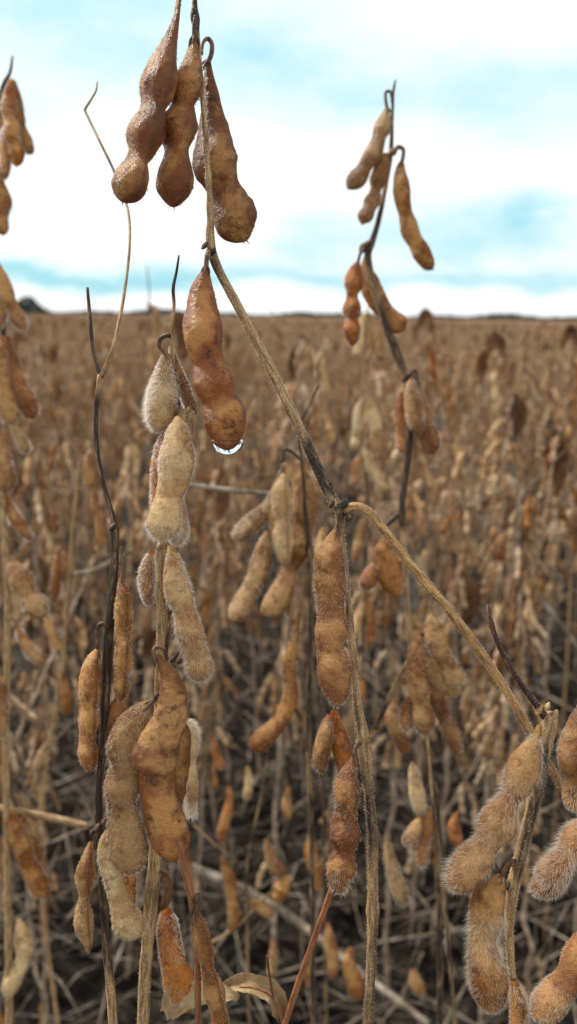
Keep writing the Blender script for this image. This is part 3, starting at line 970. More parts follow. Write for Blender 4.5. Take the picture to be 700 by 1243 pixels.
# ------------------------------------------------------------------ hand-built nearest plants
class Plant:
    def __init__(s, label, d, base_px, group=None, thin=None):
        b = at(base_px[0], base_px[1], d)
        s.d = d
        s.thin = thin if thin else 0.84 if d < 0.3 else (0.72 if d < 0.5 else 0.62)
        s.base = np.array([b[0], b[1] + 0.02, 0.0])
        s.root = obj('soybean_plant', None, loc=s.base)
        s.root.empty_display_size = 0.03
        tag(s.root, label, 'soybean plant', group or 'nearest soybean plants')

    def part(s, name, G, mats, origin, parent=None, label=None):
        o = obj(name, G.mesh(name, mats, origin), parent or s.root)
        pl = np.zeros(3) + (np.array(parent.location) + s.base if parent else s.base)
        o.location = origin - pl
        if label:
            o['label'] = label
        return o

    def stem(s, pts, name='stem', mat='stem', to_ground=False, na=14, rough=0.05, nodes=(), hair=0, label=None, dz=0.0):
        """pts: (x, y, width px, dark 0..1, depth offset)"""
        P, Wd, D = [], [], []
        for p in pts:
            dd = s.d + dz + (p[4] if len(p) > 4 else 0)
            P.append(at(p[0], p[1], dd))
            Wd.append(p[2] / FPX * dd * s.thin)
            D.append(p[3] if len(p) > 3 else 0)
        if to_ground:
            e, e0 = P[-1], P[-2]
            b = s.base
            v0 = (e - e0) / np.linalg.norm(e - e0)
            w0 = Wd[-1]
            for q in (0.04, 0.12, 0.26, 0.5, 0.75, 1.0):
                L_ = np.linalg.norm(b - e)
                P.append((e + v0 * L_ * q) * (1 - q) ** 2 + (e * (1 - q) + b * q) * (1 - (1 - q) ** 2))
                Wd.append(w0 * (1 + 0.2 * q))
                D.append(0.3)
        G = Geo()
        L = np.linalg.norm(np.diff(np.array(P), axis=0), axis=1).sum()
        loft_tube(G, P, Wd, n=int(min(400, max(20, L / 0.0012))), na=na, dark=D, rough=rough, nodes=nodes, rnd=(pts[0][0] * .013) % 1)
        if hair:
            rg = np.random.default_rng(hair)
            X, _ = crom(np.hstack([np.array(P[:len(pts)]), np.array(Wd[:len(pts)])[:, None]]), rg.random(hair))
            T = nrm(np.array(P[len(pts) - 1]) - np.array(P[0]))
            dr = nrm(np.cross(np.broadcast_to(T, (hair, 3)), rg.normal(size=(hair, 3))))
            p0 = X[:, :3] + dr * X[:, 3:4] * 0.48
            d = nrm(dr + rg.normal(size=(hair, 3)) * .35)
            l = 0.0007 * (0.4 + rg.random((hair, 1)))
            sd = nrm(np.cross(d, p0 - CAM)) * 0.00004
            HV = np.stack([p0 - sd, p0 + sd, p0 + d * l], 1).reshape(-1, 3)
            G.add(HV, [np.arange(hair * 3).reshape(-1, 3)], mi=1, smooth=False)
        return s.part(name, G, [mat, 'hair'], np.array(P[0]), label=label)

    def pod(s, pts, mat='tan', dz=0.0, face=0, k=0.7, stalk=None, hair=3200, hlen=0.0011, hm='hair', wr=0.00016, ridge=0.07, label=None,
            nr=None, na=36, tilt=0.0, droop=0.55, dew=0, tip=True, smat='stalk', hw=0.00005, wmul=1.0):
        """pts: (x, y, width px) from the neck to the tip"""
        P, Wd = [], []
        n = len(pts)
        for i, p in enumerate(pts):
            dd = s.d + dz + tilt * (i / (n - 1) - 0.5) + (p[3] if len(p) > 3 else 0)
            P.append(at(p[0], p[1], dd))
            Wd.append(p[2] / FPX * dd * wmul)
        G = Geo()
        X, wv, T, A, B, a, b = loft_pod(G, P, Wd, CAM, nr=nr or 84, na=na, face=face, k=k, ridge=ridge, wr=wr, hair=hair, hlen=hlen,
                                        rnd=(pts[0][0] * .017 + pts[0][1] * .031) % 1, droop=droop) if False else \
            loft_pod(G, P, Wd, CAM, nr=nr or 84, na=na, face=face, k=k, ridge=ridge, wr=wr, hair=hair, hlen=hlen, hdroop=droop, tip=tip, hw=hw,
                     rnd=(pts[0][0] * .017 + pts[0][1] * .031) % 1)
        o = s.part('pod', G, [mat, hm], P[0], label=label)
        if stalk:
            Q, Wq = [], []
            for p in stalk:
                dd = s.d + dz + (p[3] if len(p) > 3 else 0) - tilt * 0.5
                Q.append(at(p[0], p[1], dd))
                Wq.append(p[2] / FPX * dd)
            G = Geo()
            loft_tube(G, Q, Wq, n=len(Q) * 7, na=9, rough=0.07, dark=[0.5] * len(Q))
            dq = nrm(Q[-1] - Q[-2])
            sd1 = nrm(np.cross(dq, cF))
            sd2 = np.cross(dq, sd1)
            for q in range(5):
                aq = q * 1.2566 + 0.4
                rd = (math.cos(aq) * sd1 + math.sin(aq) * sd2)
                loft_tube(G, [Q[-1] - dq * .0006, Q[-1] + rd * Wq[-1] * .75 + dq * .0008, Q[-1] + rd * Wq[-1] * (1.0 + .25 * (q % 2)) + dq * (.0024 + .0006 * (q % 3))],
                          [Wq[-1] * .8, Wq[-1] * .5, Wq[-1] * .12], n=6, na=5, rough=.05)
            s.part('stalk', G, [smat], Q[0], parent=o)
        if dew:
            rg = np.random.default_rng(dew)
            G = Geo()
            # small beads of water clinging to the skin
            lat = np.linspace(0, math.pi, 6)
            lon = np.linspace(0, 2 * math.pi, 8, endpoint=False)
            sph = np.stack([np.outer(np.sin(lat), np.cos(lon)), np.outer(np.sin(lat), np.sin(lon)), np.outer(np.cos(lat), np.ones(8))], -1).reshape(-1, 3)
            for _ in range(dew):
                i = rg.integers(10, len(X) - 2)
                th = rg.random() * 6.28
                nn = nrm(math.cos(th) * A[i] * a[i] + math.sin(th) * B[i] * b[i])
                r = 0.00012 + 0.00028 * rg.random() ** 3
                c = X[i] + math.cos(th) * a[i] * A[i] + math.sin(th) * b[i] * B[i] + nn * (r * 0.3 + hlen * 0.25 * rg.random())
                G.add(c + sph * r * [1, 1, 1.1], [grid_faces(6, 8)[:, ::-1]])
            q = s.part('dew', G, ['water'], P[0], parent=o)
            q['kind'] = 'stuff'
        return o

    def leaf(s, pts, width, mat='leafpale', curl=1.0, dz=0, up=(0, -1, 0.2), seed=1):
        P = [at(p[0], p[1], s.d + dz + (p[2] if len(p) > 2 else 0)) for p in pts]
        G = Geo()
        leaf_geo(G, P, width / FPX * s.d, np.array(up, float), curl=curl, nu=26, nv=13, seed=seed)
        return s.part('dead_leaf', G, [mat], P[0])


# ---- A: tall central plant, three wet pods against the sky, forked below
A = Plant('tall forked central plant with three brown pods against the sky and a dripping amber pod', 0.235, (443, 1243))
A.stem([(234, -60, 6, .5), (236, 0, 7, .55), (236, 18, 11, .9), (239, 45, 7, .5), (244, 100, 7, .15), (249, 165, 8, .1), (253, 220, 8, .15), (255, 262, 9, .1),
        (255, 292, 13, .5), (262, 322, 13, .7, .001), (290, 375, 13, .3, .001), (320, 432, 14, .3, .001), (350, 492, 14, .3, .001), (368, 530, 14, .45, .001), (384, 566, 15, .8, .001),
        (398, 596, 16, .6, .0005), (409, 615, 16, .4)], nodes=((0.12, .25), (0.44, .2)), hair=2200)
A.stem([(413, 612, 18, .6), (412, 640, 12, .4), (417, 680, 11, .45), (422, 735, 11, .4), (428, 800, 12, .35), (434, 860, 13, .45), (441, 905, 21, .4), (446, 950, 15, .5),
        (451, 1010, 15, .52), (452, 1070, 15, .35), (451, 1150, 14, .48), (446, 1243, 14, .48)], name='main_stem', to_ground=True, nodes=((0.14, .35),), hair=2000)
A.stem([(416, 622, 15, .6), (427, 615, 12, .4), (442, 618, 12, .25), (458, 634, 12, .1), (498, 686, 13, .05), (545, 742, 13, 0), (590, 802, 13, 0), (622, 852, 13, 0, .002),
        (645, 892, 13, .1, .005), (668, 932, 11, .3, .006), (690, 968, 10, .3, .006), (720, 1010, 10, .3, .006), (760, 1080, 9, .4, .006)], name='branch', mat='goldstem', hair=2600,
       label='long speckled tan branch sloping to the lower right')
# knotty little buds where the branches meet
for (x, y, r, dk) in ((418, 612, 9, .8), (424, 628, 8, .6), (403, 612, 7, .7), (248, 298, 7, .9), (258, 305, 7, .8), (446, 900, 8, .5), (436, 898, 7, .4)):
    A.stem([(x - r * .5, y + r * .6, r * .5, dk), (x, y, r * 1.1, dk), (x + r * .4, y - r * .7, r * .3, dk)], name='bud', na=9, rough=.14, dz=-.0012)
A.stem([(403, 612, 4, .8), (404, 598, 4, .8), (401, 586, 3, .8)], name='bud_scale', na=7, mat='redstem')
WET = dict(wmul=1.12, hair=2600, hlen=0.0006, hm='hairb', wr=0.00022, hw=0.00004)
A.pod([(221, -60, 5), (217, -5, 6), (214, 20, 9), (206, 50, 18), (199, 72, 30), (193, 98, 42), (190, 114, 40), (185, 131, 31), (179, 150, 41), (175, 166, 43), (171, 184, 30), (166, 194, 27),
       (161, 210, 40), (155, 230, 42), (149, 245, 36)], 'brown', dz=-.006, face=62, k=.78, dew=70, **WET, label='left of the three pods hanging against the sky')
A.pod([(236, 42, 7), (233, 62, 13), (231, 84, 30), (227, 106, 40), (222, 128, 30), (217, 150, 44), (215, 168, 43), (213, 186, 34), (212, 208, 42), (212, 226, 42), (211, 251, 26)],
      'brown', dz=-.003, face=48, k=.8, ridge=.11, dew=80, **WET, label='middle of the three pods hanging against the sky',
      stalk=[(238, 20, 7), (236, 32, 6), (236, 46, 7)])
A.pod([(252, 72, 7), (253, 92, 12), (256, 120, 22), (258, 150, 34), (259, 178, 46), (261, 200, 54), (268, 222, 42), (277, 244, 46), (285, 264, 52), (292, 280, 46), (299, 292, 34)],
      'brown', dz=.005, face=15, k=.62, dew=60, **WET, label='right of the three pods hanging against the sky',
      stalk=[(244, 66, 5, -.003), (246, 52, 5, -.002), (252, 47, 6), (257, 54, 7), (256, 66, 7), (252, 76, 7)])
A.pod([(250, 322, 5), (248, 334, 16), (245, 355, 35), (245, 380, 43), (245, 400, 50), (248, 424, 47), (253, 440, 45), (259, 464, 51), (264, 480, 49), (271, 506, 54), (275, 526, 50), (277, 545, 42)],
      'amber', dz=-.005, face=12, k=.68, dew=60, label='amber wet pod with a water drop at its tip', **{**WET, 'wmul': 1.02}, stalk=[(254, 304, 7, .004), (251, 313, 6), (250, 325, 6)])
A.pod([(409, 640, 5), (404, 655, 20), (400, 675, 36), (399, 700, 43), (400, 722, 42), (400, 742, 39), (402, 765, 43), (401, 785, 40), (404, 810, 44), (407, 835, 42), (408, 859, 20)],
      'rust', dz=-.004, face=22, k=.66, hair=1700, hlen=.0008, wr=.0002, stalk=[(412, 622, 6), (411, 632, 5), (409, 643, 5)], label='mottled orange brown pod hanging below the fork')
A.pod([(428, 918, 4), (425, 932, 18), (421, 950, 31), (421, 966, 34), (420, 981, 30), (418, 1000, 39), (418, 1016, 40), (417, 1032, 32), (414, 1052, 38), (412, 1070, 32), (413, 1085, 18)],
      'brown', dz=-.004, face=10, k=.85, hair=1500, hlen=.0012, wr=.0002, stalk=[(438, 900, 6, .003), (431, 908, 5), (428, 922, 4)], label='small three-lobed brown pod beside the lower stem')
A.pod([(405, 862, 8), (408, 880, 18), (414, 905, 24), (420, 935, 22), (422, 950, 12)], 'rust', dz=.05, face=20, hair=600)
A.pod([(400, 868, 8), (396, 890, 22), (390, 915, 24), (388, 938, 14)], 'tan', dz=.05, face=60, hair=600)
# the drop hanging at the tip of the amber pod
Gd = Geo()
c = at(276, 535, .2305)
lat = np.linspace(0, math.pi, 24)
lon = np.linspace(0, 2 * math.pi, 32, endpoint=False)
sph = np.stack([np.outer(np.sin(lat), np.cos(lon)), np.outer(np.sin(lat), np.sin(lon)), np.outer(np.cos(lat), np.ones(32))], -1).reshape(-1, 3)
sph[:, 2] = np.where(sph[:, 2] < 0, sph[:, 2] * 0.80, sph[:, 2] * .12)
Gd.add(sph * [.0046, .0034, .0052], [grid_faces(24, 32)[:, ::-1]])
tag(obj('water_drop', Gd.mesh('water_drop', ['water']), loc=c), 'clear bright water drop hanging from the tip of the amber pod', 'water drop')

# ---- B: pale hairy plant left of the centre
B = Plant('pale plant with white-haired pods left of the centre on a stout straw-coloured stem', 0.243, (173, 1243))
B.stem([(217, 310, 3, .8), (214, 330, 4, .9), (210, 350, 5, .8), (211, 372, 5, .5), (208, 395, 5, .1), (209, 430, 5, .1), (212, 455, 6, .75), (216, 492, 7, .9)], name='twig', na=9)
B.stem([(232, 497, 5, .3), (229, 505, 20, .3), (226, 530, 17, .1), (219, 580, 14, .1), (206, 640, 14, .2), (196, 665, 16, .2), (195, 700, 16, .1), (196, 760, 15, .05), (194, 830, 15, .1),
        (192, 900, 15, .1), (190, 980, 16, .1), (188, 1040, 18, .1), (184, 1080, 19, .5), (180, 1130, 18, .3), (176, 1180, 17, .1), (173, 1243, 17, .1)], to_ground=True, nodes=((.02, .2), (.23, .2)), hair=1500)
for (x, y, r, dk) in ((214, 500, 8, .9), (228, 498, 8, .3), (213, 512, 6, .8), (195, 662, 8, .5)):
    B.stem([(x - r * .5, y + r * .6, r * .5, dk), (x, y, r * 1.1, dk), (x + r * .4, y - r * .7, r * .3, dk)], name='bud', na=9, rough=.14, dz=-.0012)
FZ = dict(hlen=.0017, wr=.0002, hair=3600, hw=.00004)
B.pod([(201, 424, 5), (200, 440, 18), (197, 465, 31), (196, 490, 38), (192, 512, 32), (188, 524, 18)], 'pale', dz=-.001, face=20, k=.6, **FZ,
      stalk=[(209, 410, 5, .002), (203, 407, 6), (195, 411, 6), (193, 420, 5), (199, 428, 4)], label='white-haired pod in the shape of a cone at the top')
B.pod([(205, 415, 3), (212, 440, 10), (222, 470, 17), (232, 494, 14), (238, 503, 8)], 'tan', dz=.004, face=30, k=.7, hair=1200, hlen=.001)
B.pod([(216, 505, 7), (216, 520, 28), (215, 545, 42), (214, 565, 45), (210, 585, 42), (204, 603, 38), (200, 622, 44), (197, 640, 46), (194, 655, 42)], 'pale', dz=-.009, face=30, k=.75, **FZ,
      label='large pale pod under the node, its lower end shaggy')
B.pod([(207, 515, 6), (199, 540, 20), (194, 565, 24), (190, 590, 16), (187, 620, 10)], 'brown', dz=-.002, face=70, k=.7, hair=1500, hlen=.001)
B.pod([(213, 590, 8), (214, 615, 22), (214, 640, 30), (216, 662, 20)], 'pale', dz=-.003, face=20, k=.7, **FZ)
B.pod([(207, 662, 8), (210, 680, 22), (212, 700, 31), (217, 722, 33), (223, 742, 32), (229, 765, 34), (236, 790, 33), (241, 808, 35), (244, 828, 27)], 'pale', dz=-.004, face=18, k=.78, **FZ,
      label='long pale furry pod slanting down to the right')
B.pod([(184, 668, 8), (179, 690, 18), (178, 712, 19), (181, 735, 12)], 'tan', dz=.002, face=10, k=.7, hair=1500, hlen=.001)
B.pod([(222, 868, 6), (230, 885, 18), (231, 905, 20), (230, 925, 17), (231, 945, 19), (232, 968, 18), (231, 990, 12)], 'pale', dz=.004, face=30, k=.75, hair=4500, hlen=.0017)
B.leaf([(190, 1058), (200, 1062), (205, 1078), (202, 1095), (196, 1106)], 12, 'leafbrown', curl=1.0, dz=-.001, seed=4)
B.pod([(202, 1100, 6), (203, 1118, 24), (205, 1142, 31), (209, 1165, 31), (215, 1185, 38), (222, 1205, 42), (228, 1228, 34)], 'rust', dz=.002, face=20, k=.75, hair=3500, hlen=.001)
B.leaf([(200, 1232), (222, 1212), (256, 1206), (290, 1210)], 40, 'leafpale', curl=.8, dz=-.002, up=(0, -.6, 1), seed=8)
B.leaf([(340, 1236), (330, 1208), (300, 1198), (262, 1203)], 44, 'leafpale', curl=1.3, dz=.003, up=(0, -.3, 1), seed=9)
B.stem([(345, 1300, 5, .5), (342, 1236, 5, .5), (332, 1212, 4, .5), (312, 1200, 4, .4), (290, 1198, 3, .4)], name='twig', mat='redstem', na=8)
B.stem([(332, 1212, 4, .5), (328, 1190, 4, .5), (324, 1160, 3, .5)], name='twig', mat='redstem', na=8)

# ---- C: dark forked plant at the left
Cc = Plant('thin dark plant at the left whose bare forked twig rises into the sky', 0.238, (135, 1243))
Cc.stem([(118, 99, 2, .4, .05), (116, 111, 3, .4, .05), (105, 129, 4, .4, .05), (103, 133, 4, .4, .05), (105, 139, 4, .4, .05), (120, 170, 4, .4, .045), (140, 212, 4, .4, .04), (155, 255, 4, .3, .03), (157, 300, 4, .3, .02), (150, 360, 5, .2, .01),
         (138, 420, 6, .1), (128, 447, 8, .15), (122, 458, 9, .6)], name='twig', na=9, rough=.03)
Cc.stem([(106, 349, 4, .7), (109, 385, 5, .7), (113, 425, 6, .7), (122, 458, 7, .8)], name='twig', na=9)
Cc.stem([(122, 455, 9, .4), (117, 490, 7, .7), (117, 540, 6, .85), (126, 590, 6, .9), (138, 632, 8, .9), (139, 645, 13, .8), (139, 680, 11, .6), (135, 730, 12, .9), (131, 775, 14, 1), (128, 840, 13, 1),
         (125, 900, 12, 1), (120, 950, 11, 1), (119, 1000, 13, .9), (123, 1060, 9, .8), (128, 1140, 11, .9), (133, 1190, 12, .4), (137, 1243, 13, .1)], to_ground=True, nodes=((.17, .3), (.53, .3)))
TN = dict(hair=900, hlen=.0005, wr=.00022)
Cc.pod([(148, 692, 5), (148, 708, 11), (150, 728, 22), (150, 748, 26), (149, 768, 22), (149, 788, 25), (149, 804, 25), (147, 820, 19), (147, 836, 20), (146, 852, 10)], 'tan', dz=-.004, face=74, k=.85, ridge=.12, **TN,
       stalk=[(148, 664, 4), (147, 680, 5), (148, 695, 5)], label='three-lobed orange tan pod with a seam down its middle')
Cc.pod([(118, 788, 6), (113, 800, 18), (109, 822, 27), (108, 842, 27), (107, 857, 23), (107, 874, 27), (106, 888, 25), (106, 900, 23), (107, 915, 27), (107, 937, 18)], 'tan', dz=-.003, face=60, k=.8, **TN,
       stalk=[(132, 770, 4, .003), (128, 759, 5), (121, 758, 5), (117, 768, 5), (118, 792, 4)], label='three-lobed tan pod left of the black stem')
Cc.pod([(128, 785, 6), (125, 810, 12), (125, 850, 14), (124, 880, 8)], 'rust', dz=.002, face=30, hair=300)
Cc.pod([(146, 845, 10), (142, 865, 22), (137, 890, 24), (135, 915, 18)], 'rust', dz=.001, face=20, **TN)
Cc.pod([(130, 1008, 6), (128, 1022, 18), (131, 1042, 28), (136, 1058, 29), (139, 1072, 26), (143, 1088, 28), (150, 1108, 34), (157, 1122, 38), (163, 1140, 34)], 'pale', dz=-.012, face=15, k=.75, hair=1200, hlen=.0008, wr=.0002,
       label='cream pod curving like a boot at the lower left')
Cc.pod([(110, 1022, 5), (107, 1040, 17), (103, 1062, 27), (103, 1080, 20), (102, 1092, 15), (102, 1108, 24), (102, 1124, 26), (106, 1145, 15), (107, 1158, 4)], 'tan', dz=-.003, face=70, k=.85, **TN,
       label='two-lobed pointed tan pod at the lower left')
Cc.pod([(150, 1045, 12), (156, 1065, 18), (157, 1085, 16), (156, 1110, 12)], 'rust', dz=.004, face=20, hair=500)
for (x, y, r, dk) in ((119, 1003, 9, .8), (126, 996, 7, .6), (112, 1010, 6, .6), (137, 640, 7, .9)):
    Cc.stem([(x - r * .5, y + r * .6, r * .5, dk), (x, y, r * 1.1, dk), (x + r * .4, y - r * .7, r * .3, dk)], name='bud', na=9, rough=.14, dz=-.0012)

# ---- D: reddish stem with the big curved pods in front
Dd = Plant('plant with a glossy red brown stem and broad curved dark pods, lower left', 0.222, (240, 1243))
Dd.stem([(206, 757, 3, .9), (203, 772, 5, .8), (201, 800, 6, .6, .004), (203, 860, 6, .4, .008), (207, 930, 7, .2, .010), (211, 985, 8, .05, .004), (219, 1030, 9, 0), (229, 1075, 10, .1), (236, 1110, 12, .4),
         (239, 1160, 10, .3), (240, 1243, 9, .2)], mat='redstem', to_ground=True, nodes=((.32, .3),))
BG = dict(hair=1600, hlen=.0005, hm='hairb', wr=.00024)
Dd.pod([(190, 794, 4), (197, 806, 13), (206, 824, 25), (210, 842, 35), (208, 862, 40), (202, 882, 44), (194, 902, 54), (186, 922, 60), (181, 934, 48), (178, 943, 34)], 'brown', dz=-.008, face=8, k=.46, ridge=.08,
       stalk=[(202, 800, 5, .004), (199, 788, 4), (191, 785, 5), (186, 791, 5), (189, 799, 4)], label='broad flat crescent-shaped brown pod with a sharp rim', **BG)
Dd.pod([(196, 900, 18), (192, 925, 42), (190, 950, 46), (194, 975, 46), (200, 1000, 50), (208, 1022, 48), (213, 1045, 38)], 'amber', dz=.002, face=12, k=.6, label='plump shiny brown pod below the crescent-shaped one', **BG)
Dd.pod([(214, 868, 8), (218, 890, 26), (214, 915, 34), (213, 940, 32), (213, 958, 28), (211, 975, 22)], 'brown', dz=.005, face=20, k=.6, **BG)
Dd.pod([(186, 851, 7), (176, 860, 22), (160, 880, 40), (152, 905, 46), (150, 930, 42), (148, 955, 46), (147, 975, 42), (150, 1000, 46), (154, 1022, 48), (157, 1045, 46), (159, 1062, 40)], 'furry', dz=.003, face=14, k=.6,
       hair=2600, hlen=.0008, wr=.00022, stalk=[(194, 852, 5, .002), (190, 847, 6), (184, 853, 6)], label='long dull greyish brown pod left of the crescent-shaped one')
Dd.pod([(238, 1096, 6), (240, 1112, 12), (244, 1132, 22), (248, 1152, 25), (251, 1170, 20), (256, 1188, 25), (260, 1206, 27), (264, 1222, 22), (268, 1245, 24), (271, 1275, 12)], 'tan', dz=-.004, face=68, k=.8, ridge=.12, **TN,
       stalk=[(240, 1085, 6), (239, 1099, 7)], label='pointed brown pod with a rib against the red stem')
for (x, y, r, dk) in ((214, 795, 6, .9), (218, 803, 6, .9), (210, 800, 6, .9), (239, 1090, 8, .6), (235, 1104, 7, .7), (190, 845, 6, .8)):
    Dd.stem([(x - r * .5, y + r * .6, r * .5, dk), (x, y, r * 1.1, dk), (x + r * .4, y - r * .7, r * .3, dk)], name='bud', na=9, rough=.14, dz=-.0012, mat='redstem')
Dd.stem([(403, 1076, 8, .3, .02), (396, 1098, 9, .2, .02), (378, 1148, 9, .1, .02), (358, 1205, 9, .1, .02), (340, 1260, 9, .1, .02)], name='branch', mat='redstem', label='straight dark red twig slanting at the bottom centre')

# ---- F: right plant with furry pods
F = Plant('plant at lower right with furry tan pods and a dark bare twig at its top', 0.226, (625, 1243))
F.stem([(593, 733, 3, .8), (596, 758, 6, .6), (606, 785, 5, .7), (617, 807, 7, .75), (632, 830, 7, .9), (648, 852, 9, 1), (661, 870, 12, .9)], name='twig', mat='redstem', nodes=((.18, .5), (.35, .4), (.5, .4)), rough=.1, hair=300)
F.stem([(668, 864, 12, .3), (667, 874, 22, .2), (662, 900, 21, .45), (655, 940, 19, .5), (646, 980, 19, .5), (636, 1020, 19, .55), (626, 1060, 18, .45), (621, 1085, 18, .1), (618, 1120, 13, .2), (619, 1160, 12, .3),
        (622, 1200, 12, .3), (626, 1250, 13, .4)], to_ground=True, hair=1600, nodes=((.03, .2), (.3, .2)))
for (x, y, r, dk) in ((655, 862, 9, .3), (664, 858, 8, .5), (673, 868, 9, .1), (621, 1047, 8, .3), (615, 1075, 8, .9)):
    F.stem([(x - r * .5, y + r * .6, r * .5, dk), (x, y, r * 1.1, dk), (x + r * .4, y - r * .7, r * .3, dk)], name='bud', na=9, rough=.14, dz=-.0012)
FU = dict(hair=4000, hlen=.0018, wr=.0002, hw=.000036)
F.pod([(655, 880, 7), (650, 897, 16), (642, 915, 34), (634, 934, 43), (627, 952, 40), (618, 968, 31), (609, 985, 45), (602, 1003, 48), (592, 1020, 35), (582, 1036, 44), (570, 1052, 47), (559, 1065, 44), (543, 1076, 34)],
      'furry', dz=-.006, face=18, k=.75, label='big furry three-lobed pod slanting to the lower left', **FU)
F.pod([(609, 1062, 8), (602, 1075, 28), (592, 1098, 42), (587, 1122, 41), (585, 1142, 37), (588, 1162, 42), (592, 1185, 48), (593, 1205, 46), (594, 1230, 34)], 'tan', dz=-.007, face=20, k=.7, ridge=.10,
      stalk=[(624, 1045, 6, .004), (619, 1046, 7), (612, 1054, 8), (608, 1066, 8)], label='furry tan two-lobed pod hanging straight down', **FU)
F.pod([(622, 1188, 8), (627, 1205, 20), (630, 1225, 24), (628, 1250, 20), (622, 1275, 10)], 'tan', dz=-.001, face=70, k=.7, hair=1500)
F.leaf([(582, 1010), (590, 1040), (606, 1070), (600, 1100)], 14, 'leafgrey', dz=.004, seed=5)
F.pod([(556, 985, 4), (551, 998, 14), (553, 1015, 20), (560, 1032, 12)], 'rust', dz=.16, face=20, hair=0, na=20)

# ---- G: right edge
Gg = Plant('furry-podded plant cut off by the right edge beside the red twig', 0.232, (760, 1243))
Gg.stem([(735, 820, 8, .3), (728, 950, 9, .3), (725, 1100, 10, .3), (735, 1243, 11, .3)], to_ground=True)
Gg.pod([(712, 850, 8), (704, 870, 24), (700, 892, 36), (697, 915, 42), (696, 940, 36), (697, 965, 34), (700, 985, 28)], 'brown', dz=.002, face=40, k=.75, hair=3500, hlen=.001)
Gg.pod([(722, 985, 10), (712, 1005, 32), (700, 1020, 38), (690, 1035, 33), (678, 1050, 38), (668, 1063, 40), (660, 1073, 36), (645, 1084, 24)], 'furry', dz=-.003, face=20, k=.75, label='furry pod at the right edge', **FU)
Gg.pod([(725, 1120, 10), (714, 1142, 34), (702, 1164, 40), (692, 1182, 36), (682, 1196, 40), (670, 1212, 43), (660, 1224, 42), (648, 1236, 32)], 'rust', dz=-.002, face=15, k=.7, hair=4500, hlen=.0012, label='smooth red brown pod at the bottom right corner')

# ---- E: taller plant right of the centre, slightly out of focus
E = Plant('taller plant right of the centre rising above the horizon, its top blurred against the cloud', 0.40, (535, 1300), thin=0.95)
E.stem([(480, 97, 2, .8), (477, 112, 4, .8), (476, 140, 4, .8), (474, 185, 6, .6), (468, 225, 6, .3), (459, 268, 7, .8), (450, 297, 9, .7), (446, 312, 10, .55), (452, 345, 10, .55), (466, 388, 10, .6), (481, 428, 11, .65),
        (492, 458, 11, .3), (495, 490, 9, .5), (497, 530, 9, .8), (492, 580, 8, .8), (487, 618, 9, .9), (490, 660, 8, .3), (495, 745, 7, .3), (505, 860, 7, .4), (520, 930, 9, .75), (532, 1000, 9, .7), (534, 1120, 8, .75), (533, 1243, 8, .75)],
       to_ground=True, nodes=((.16, .4), (.3, .35)))
for (x, y, r, dk) in ((442, 300, 10, .9), (448, 296, 8, .8), (475, 184, 7, .4), (493, 458, 9, .7)):
    E.stem([(x - r * .5, y + r * .6, r * .5, dk), (x, y, r * 1.1, dk), (x + r * .4, y - r * .7, r * .3, dk)], name='bud', na=9, rough=.14, dz=-.0012)
E.stem([(487, 620, 5, .9), (475, 632, 7, .8), (465, 640, 4, .8)], name='twig')
EP = dict(wmul=1.12, hair=900, hlen=.001, na=24, nr=60, hw=.00007, wr=.0002)
E.pod([(470, 130, 4), (467, 142, 14), (464, 155, 20), (460, 167, 18), (456, 178, 20), (451, 190, 23), (445, 199, 19), (439, 208, 21), (432, 218, 22), (422, 229, 16)], 'tan', dz=-.004, face=30, **EP,
      stalk=[(476, 125, 3), (474, 112, 4), (468, 112, 4), (468, 122, 4), (470, 133, 4)])
E.pod([(468, 186, 6), (464, 202, 18), (459, 218, 20), (456, 230, 15), (452, 243, 20), (448, 252, 17), (443, 263, 18), (439, 272, 12)], 'tan', dz=-.003, face=30, **EP)
E.pod([(487, 196, 5), (486, 210, 14), (487, 228, 20), (489, 246, 19), (493, 262, 19), (497, 278, 22), (504, 294, 20), (511, 306, 22), (518, 318, 20), (525, 327, 15)], 'tan', dz=-.002, face=20, **EP,
      stalk=[(477, 188, 5), (482, 179, 5), (489, 181, 5), (489, 190, 5), (487, 199, 5)])
E.pod([(434, 318, 5), (431, 330, 18), (429, 346, 22), (427, 358, 15), (427, 374, 21), (427, 388, 17), (427, 400, 20), (428, 420, 14)], 'rust', dz=-.004, face=15, k=.85, **EP,
      stalk=[(442, 302, 5), (437, 308, 4), (434, 320, 4)])
E.pod([(443, 312, 5), (444, 328, 16), (449, 346, 24), (456, 362, 24), (464, 374, 22), (474, 386, 22), (483, 394, 24), (491, 401, 18)], 'tan', dz=.004, face=15, **EP)
E.pod([(488, 476, 6), (486, 492, 14), (486, 508, 15), (486, 524, 12), (488, 540, 14), (489, 552, 9)], 'rust', dz=.003, face=15, **EP)
E.pod([(500, 458, 4), (499, 474, 16), (502, 492, 23), (505, 510, 23), (508, 528, 14)], 'grey', dz=-.006, face=70, **EP, stalk=[(495, 456, 4), (500, 450, 4), (501, 462, 4)], label='pinkish grey pod of the middle cluster')
E.pod([(505, 462, 4), (508, 480, 12), (513, 500, 17), (517, 518, 19), (521, 534, 24), (526, 552, 18)], 'rust', dz=-.003, face=20, **EP, stalk=[(498, 455, 4), (504, 450, 4), (506, 464, 4)])
E.pod([(466, 655, 6), (465, 672, 24), (470, 690, 30), (477, 708, 26), (484, 724, 14)], 'rust', dz=-.004, face=15, k=.5, **EP)
E.pod([(462, 683, 6), (453, 692, 16), (447, 703, 20), (441, 717, 13)], 'rust', dz=-.002, face=15, **EP)
E.leaf([(472, 660), (470, 690), (480, 725)], 20, 'leafbrown', dz=.004, seed=11)

